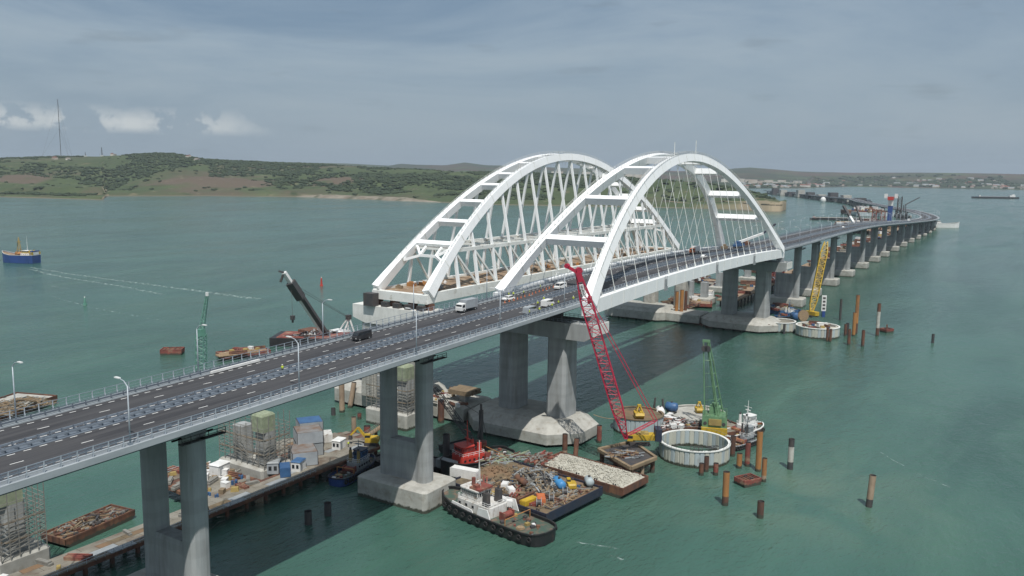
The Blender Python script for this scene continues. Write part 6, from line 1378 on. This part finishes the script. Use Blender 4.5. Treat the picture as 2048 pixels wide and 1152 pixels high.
# ------------------------------------------------------------------ beyond the arches
yb0 = Vector((256.4, -11.1, 6.98)); yb1 = Vector((277.1, -12.5, 46.77)); t = thing('crawler_crane', 'yellow lattice boom crane on the far cofferdam beyond the road arch', 'crane', (yb0.x, yb0.y, 5)); K = frame(yb0.x, yb0.y, 5.5, R(60))
for sg in (-1, 1): b = K(); b.box(0, sg*2.2, 0, 6, .9, 1); part('track', b, 'dark_steel', t)
b = K(); b.loft([[(px, py, z) for px, py in rrect(-1, 0, 7.5, 3.2, .5, 2)] for z in (1.1, 3.2)]); part('body', b, 'yellow', t)
lattice(t, Vector((yb0.x, yb0.y, 7.5)), yb1, 1.4, 1.6, 20, 'yellow', .26, .14, side=(.4, -.9, 0), w2=3.6)
q = (262.1, -16.6, 5.00); b = MB(); b.box(0, 0, 0, 1.8, 1.8, 3.5); b.box(0, 0, 3.5, 2.6, .5, 9.5)
st = thing('sign_tower', 'tall white sign board on a blue base right of the yellow lattice boom', 'sign', (q[0], q[1], 5)); K = frame(q[0], q[1], 5, R(-62)); b = K(); b.box(0, 0, 0, 1.6, 1.6, 3.5); part('base', b, 'ship_blue', st); b = K(); b.box(0, 0, 3.5, 2.6, .5, 9.0); part('board', b, 'white_paint', st)
b = K()
for k in range(4): b.box(0, -.28, 4.4+2*k, 1.5, .06, 1.1)
part('lettering', b, 'dark_steel', st, kind='stuff')
def platform(label, poly, z, m_, under='dark_steel', cat='platform'):
    cx = sum(p[0] for p in poly)/len(poly); cy = sum(p[1] for p in poly)/len(poly); t = thing('work_platform', label, cat, (cx, cy, 0)); b = MB(); b.prism(poly, z-.9, z); part('deck', b, m_, t)
    n = len(poly); K = 0
    for i in range(n):
        a, c = poly[i], poly[(i+1) % n]; l = math.dist(a, c)
        for k in range(int(l/9)+1): p = lerp(lerp(a, (cx, cy), .04), lerp(c, (cx, cy), .04), k/(int(l/9)+1)); b = MB(); b.cyl((*p, -4), (*p, z-.85), .5, n=6, caps=False); part('pile', b, under, t); K += 1
platform('long tan work trestle running beside the viaduct piers beyond the arches', [(292, 44), (420, 47), (560, 50), (700, 53), (700, 64), (560, 62), (420, 58), (292, 56)], 5, 'work_deck')
platform('wide cluttered work platform beside the viaduct farther on', [(700, 53.5), (900, 56), (1080, 60), (1080, 80), (900, 78), (700, 75)], 5, 'platform_deck')
platform('far brown work platform by the red and blue drilling rigs', [(1100, 62), (1330, 70), (1400, 110), (1330, 190), (1150, 160), (1090, 100)], 6, 'work_deck')
clutter(60, 292, 700, 46, 62, 5.02, 'the long tan trestle beyond the arches', 61, inside=lambda x, y: True, sc=(1.2, 2.4))
clutter(60, 705, 1080, 57, 76, 5.02, 'the far work platform beside the viaduct', 62, sc=(1.6, 3.2))
clutter(50, 1130, 1330, 75, 150, 6.02, 'the farthest brown work platform', 63, sc=(3, 5))
for k, (px_, lab, hm, dm, Lb) in enumerate((((301.5, 70.4), 'rusty barge seen beneath the road arch girder', 'rust_red', 'work_deck', 46), ((379.1, 82.6), 'dark blue barge between the far arch pier columns', 'navy_hull', 'platform_deck', 40), ((295.6, 16.3), 'blue barge behind the smaller far cofferdam', 'blue', 'platform_deck', 22), ((405.8, 105.7), 'brown barge far under the arch', 'rust', 'work_deck', 40), ((497.8, 69.3), 'long pale barge between the viaduct columns', 'rust', 'concrete_pale', 60))):
    barge('barge', lab, px_[0], px_[1], R(20+15*k), Lb, 15, 2.6, hm, dm)
    clutter(12, px_[0]-12, px_[0]+12, px_[1]-5, px_[1]+5, 2.7, 'the '+lab[:40].split(' seen')[0].split(' between')[0].split(' behind')[0], 70+k, sc=(1, 2))
scrap('scrap_heap', 'rusty tangle of formwork on the far foundation left of the columns', 244, 62, 6.2, 8, 9, 3, 260, 81, ['rust', 'timber', 'dark_steel', 'rust_red'], (1.5, 5))
scrap('scrap_heap', 'brown tangle of frames beyond the far rail pier', 268, 72, 3, 12, 9, 6, 260, 82, ['rust', 'timber', 'rope_tan', 'rust_red'], (2, 7))
q = (382.7, 75.0); machine('yellow machine on the barge between the far arch pier columns', q[0], q[1], 2.7, R(20), 'yellow', s=2.2, arm=True)
q = (316.9, 68.9); place('pale cabin on the rusty barge under the road arch', q, z=2.7, rz=R(10), Lc=9, Wc=4, Hc=4, m_='white_paint', roof='house_wall')
q = (419.7, 50.4)
t = thing('drilling_rig', 'red and white lattice rig frame seen between the first viaduct columns', 'rig', (q[0], q[1], 3)); K = frame(q[0], q[1], 3, .4)
for k in range(5): b = K(); b.box(0, 0, k*3.2, 13, 7, .5); part('frame_tier', b, 'red_paint' if k % 2 == 0 else 'white_paint', t)
for i in (-1, 1):
    for j in (-1, 1): b = K(); b.beam((i*6, j*3, 0), (i*6, j*3, 14), .7); part('leg', b, 'red_paint', t)
vessel('work_boat', 'blue work boat with white cabin by the smaller far cofferdam', 'work boat', (262.7, 4.1)[0]+9, (262.7, 4.1)[1]+2, R(-30), 17, 5.6, 2.4, 'blue', 'blue', 'blue', funnel='white_paint', wh='white_paint', mast=5)
tank('blue rounded tank at the edge of the far cofferdams', (252.4, -3.3)[0], (252.4, -3.3)[1], 3.2, R(30), 'blue', 7, 2.0)
reel('large tan reel on the larger far cofferdam', (238.9, -10.9)[0], (238.9, -10.9)[1], 5.2, R(-40), 'rope_tan', 3.2)
clutter(16, cf5[0]-7, cf5[0]+7, cf5[1]-7, cf5[1]+7, 5.12, 'the larger far cofferdam', 64, inside=lambda x, y: math.hypot(x-cf5[0], y-cf5[1]) < 8, sc=(.8, 1.5))
q = (-8.7, -54.7); barge('pontoon', 'small rusty float with ribs on top near the thin orange pile', q[0], q[1], R(-30), 6.2, 4.2, 1.5, 'rust_red', 'rust', rake=.4)
for k in range(5): o = single('steel_beam', MB().box(0, 0, 0, .25, 3.8, .25), 'rust', 'rusty rib across the small float near the orange pile', 'beam', 'ribs on the small float', at=(q[0]+(-2.2+1.1*k)*math.cos(R(-30)), q[1]+(-2.2+1.1*k)*math.sin(R(-30)), 1.57)); o.rotation_euler = (0, 0, R(-30))
q = (262.8, -50.4); barge('pontoon', 'tiny rusty float far out beside the banded pile', q[0], q[1], R(-30), 6, 4.5, 1.6, 'rust_red', 'rust', rake=.4); b = MB(); b.beam((0, 0, 0), (0, 0, 2.6), .6); single('post', b, 'rust', 'stub post on the tiny far float', 'post', at=(q[0], q[1], 1.6))
# tall rig, towers and cranes at the bend
def tower(label, px_, zt, w, m1_, m2_=None, cat='rig', name='piling_rig', arm=None):
    q = px_; t = thing(name, label, cat, (q[0], q[1], 4)); 
    lattice(t, Vector((q[0], q[1], 4)), Vector((q[0], q[1], zt)), w, w, max(5, int(zt/w/1.2)), m1_, w*.09, w*.05, name='tower')
    b = MB(); b.box(q[0], q[1], 4, w*2.2, w*1.8, w*1.2); part('base', b, 'dark_steel', t)
    if m2_: 
        b = MB(); b.box(q[0], q[1], zt, w*2.6, w*1.4, w*.9); part('head_frame', b, m2_, t)
        for s_ in (-1, 1): b = MB(); b.box(q[0]+s_*w*.9, q[1]-s_*w*1.2, zt+w*.5, w*.8, w*.8, w*1.2); part('head_block', b, 'white_paint', t)
        b = MB(); b.box(q[0], q[1], zt-w*1.6, w*1.2, w*1.2, w*1.5); part('collar', b, 'white_paint', t)
    if arm: b = MB(); b.beam((q[0], q[1], zt), (q[0]+arm[0], q[1]+arm[1], zt+arm[2]), w*.35); part('jib', b, m1_, t)
    return t
q = (1173.9, 80.8, 18.91); q1 = (1173.6, 82.8, 49.57); t = tower('tall blue piling rig with red and white head standing by the bend of the viaduct', q, q1[2], 5.5, 'ship_blue', 'red_paint')
b = MB(); b.box(q[0], q[1], 4, 6, 6, q1[2]-9); part('mast_core', b, 'ship_blue', t)
q = (1254.9, 78.7, 15.66); tower('slim dark tower right of the blue piling rig', q, (1254.6, 81.3, 53.54)[2], 6, 'dark_steel')
q = (1454.3, 96.4, 15.90); tower('thin crane leaning right beyond the blue rig', q, (1454.6, 94.4, 34.23)[2], 4, 'dark_steel', None, 'crane', 'crane', (14, -22, 14))
q = (1002.7, 76.2, 26.13); tower('red lattice rig left of the blue piling rig', q, (1002.6, 77.1, 41.10)[2], 5, 'rust_red')
q = (1053.8, 72.7, 20.63); tower('dark red rig close left of the blue piling rig', q, (1053.7, 73.7, 35.44)[2], 5, 'rust_red')
q = (752.8, 55.2, 34.50); p0 = Vector((733.0, 52.0, 31.72)); p1 = Vector((760.1, 70.8, 51.94)); t = thing('floating_crane', 'white and dark boomed floating crane left of the far platform', 'crane', (p0.x, p0.y, 0)); b = MB(); b.beam(p0, p0.lerp(p1, .45), 2.4); part('boom_lower', b, 'white_paint', t); b = MB(); b.beam(p0.lerp(p1, .45), p1, 2.4); part('boom_upper', b, 'dark_steel', t); K = frame(p0.x, p0.y, 0, .3); b = K(); b.box(0, 0, -1, 40, 16, 4); part('pontoon', b, 'rust', t)
b = MB(); b.beam(p0+Vector((8, -6, 0)), Vector((752.6, 56.4, 52.60)), 1.6); part('back_mast', b, 'dark_steel', t)
q = (1506.8, 208.2); barge('barge', 'pale flat barge beyond the viaduct, left of the far platform', q[0], q[1], R(-70), 120, 32, 4, 'black_hull', 'concrete_pale')
q = (1460.9, 256.4); vessel('work_boat', 'dark small boat alone in the water left of the pale flat barge', 'boat', q[0], q[1], R(100), 16, 6, 3, 'black_hull', 'dark_steel', 'dark_steel', tyres=False, mast=6)
for k, (px_, sz) in enumerate((((1805.3, 224.1), 70), ((1713.7, 191.4), 60))):
    barge('barge', ['brown heaped platform barge left of the blue rig, farther one', 'pale blue sided barge left of the blue rig, nearer one'][k], px_[0], px_[1], R(-60), sz*1.3, sz*.6, 9, 'sheet_blue' if k else 'rust', 'work_deck')
    clutter(22, px_[0]-sz*.35, px_[0]+sz*.35, px_[1]-sz*.3, px_[1]+sz*.3, 9.1, ['the brown heaped platform barge', 'the pale blue sided barge'][k], 90+k, sc=(3, 6))
# dark caissons and pale blocks on the line toward the bay
for k in range(9):
    f = k/8; p = lerp((2556.9, 375.4), (3562.1, 905.3), f); p = (p[0], p[1]-16)
    b = MB(); b.box(0, 0, -2, 60, 44, 12); b.box(4, 3, 10, 34, 26, 9+5*(k % 3)); b.mi = 1; b.box(-12, -14, 10, 20, 12, 5)
    o = single('caisson', b, ['concrete_pale' if k % 2 else 'dark_steel', 'girder_blue'], 'bulky caisson block in the row leading toward the bay', 'caisson', 'caisson blocks in the row toward the bay', at=(p[0], p[1], 0)); o.rotation_euler = (0, 0, R(28))
q = (2564.8, 475.9); b = MB(); b.loft([[(rr*math.cos(2*PI*k/16), rr*math.sin(2*PI*k/16), z) for k in range(16)] for rr, z in ((7, 0), (8.5, 5), (8.5, 9), (7, 13), (4, 16), (1, 17))]); single('white_dome', b, 'white_paint', 'bright white dome shape among the far caissons', 'dome', at=(q[0], q[1], 2))

# ------------------------------------------------------------------ wakes, mooring lines
mat('foam', (.42, .50, .48), (.2, .3, .27), .6, scale=.3)
fo = bpy.data.materials['foam']; t_ = fo.node_tree; bs = t_.nodes['Principled BSDF']; gg = t_.nodes.new('ShaderNodeNewGeometry'); nn_ = t_.nodes.new('ShaderNodeTexNoise'); nn_.inputs['Scale'].default_value = .35; nn_.inputs['Detail'].default_value = 8; mr_ = t_.nodes.new('ShaderNodeMapRange'); mr_.inputs[1].default_value = .44; mr_.inputs[2].default_value = .64; mr_.inputs[4].default_value = .8
t_.links.new(gg.outputs['Position'], nn_.inputs['Vector']); t_.links.new(nn_.outputs[0], mr_.inputs[0]); t_.links.new(mr_.outputs[0], bs.inputs['Alpha'])
def wake(label, pts, w0, w1, amp=1.5):
    b = MB(); V = []; n = 60; F = []
    ps = [(p[0], p[1]) for p in pts]
    for k in range(n+1):
        f = k/n*(len(ps)-1); i = min(int(f), len(ps)-2); p = lerp(ps[i], ps[i+1], f-i); d = Vector((ps[i+1][0]-ps[i][0], ps[i+1][1]-ps[i][1])).normalized(); nrm = (-d.y, d.x); w = (w0+(w1-w0)*k/n)*(.6+.6*abs(noise.noise(Vector((k*.3, w0, 1))))); o_ = amp*noise.noise(Vector((k*.12, w1, 3)))
        V += [(p[0]+nrm[0]*(o_+w), p[1]+nrm[1]*(o_+w), .012), (p[0]+nrm[0]*(o_-w), p[1]+nrm[1]*(o_-w), .012)]
        if k: F.append((2*k-2, 2*k, 2*k+1, 2*k-1))
    b.add(V, F); single('wake', b, 'foam', label, 'wake', kind='stuff')
wake('pale wake trailing from the stern of the blue ship, upper line', [(147.6, 605.5), (141.7, 549.6), (140.7, 473.5), (140.3, 384.3), (141.0, 313.4)], 1.6, 3.2)
wake('pale wake trailing from the stern of the blue ship, lower line', [(139.6, 591.9), (127.7, 525.1), (123.5, 440.5), (115.4, 377.3)], 2.2, 1.8)
wake('thin foam line between the ship and the green buoy', [(94.2, 478.8), (94.1, 453.4)], .8, .3)
wake('long thin foam line past the green buoy', [(68.2, 432.2), (58.4, 375.6), (55.5, 330.3), (54.8, 292.0)], .4, .5)
wake('wash in the water below the tugboat stern', [(-68.0, -32.3), (-66.3, -38.5), (-65.5, -42.5)], .3, .5, .4)
wake('small wash to the right of the tugboat', [(-69.4, -42.1), (-70.2, -45.3)], .5, .5, .4)
wake('thin crest on the open water at the right', [(41.1, -81.1), (26.4, -94.1), (20.3, -102.3)], .15, .2, .8)
def rope(label, p, q, sag, r=.06):
    b = MB(); p = Vector(p); q = Vector(q); pr = p
    for k in range(1, 13): f = k/12; c = p.lerp(q, f)+Vector((0, 0, -sag*4*f*(1-f))); b.cyl(pr, c, r, n=5, caps=False); pr = c
    single('mooring_rope', b, 'rope_tan', label, 'rope')
rope('tan rope slung from the pale foundation to the filled cofferdam', (9, 2, 6), (cf2[0]-7, cf2[1]+2, 5.4), .8, .12)

# ------------------------------------------------------------------ haze
b = MB(); b.box(0, 0, -9, 50000, 50000, 9+430)
o = bpy.data.objects.new('haze', b.mesh('haze', 'glass')); COL.objects.link(o); tag(o, kind='stuff')
HM_ = bpy.data.materials.new('haze_air'); HM_.use_nodes = True; ht = HM_.node_tree; ht.nodes.clear(); ho = ht.nodes.new('ShaderNodeOutputMaterial'); hv = ht.nodes.new('ShaderNodeVolumePrincipled')
hv.inputs['Color'].default_value = (.78, .88, .98, 1); hv.inputs['Density'].default_value = 4.6e-5; hv.inputs['Anisotropy'].default_value = .2
ht.links.new(hv.outputs[0], ho.inputs['Volume']); o.data.materials.clear(); o.data.materials.append(HM_)
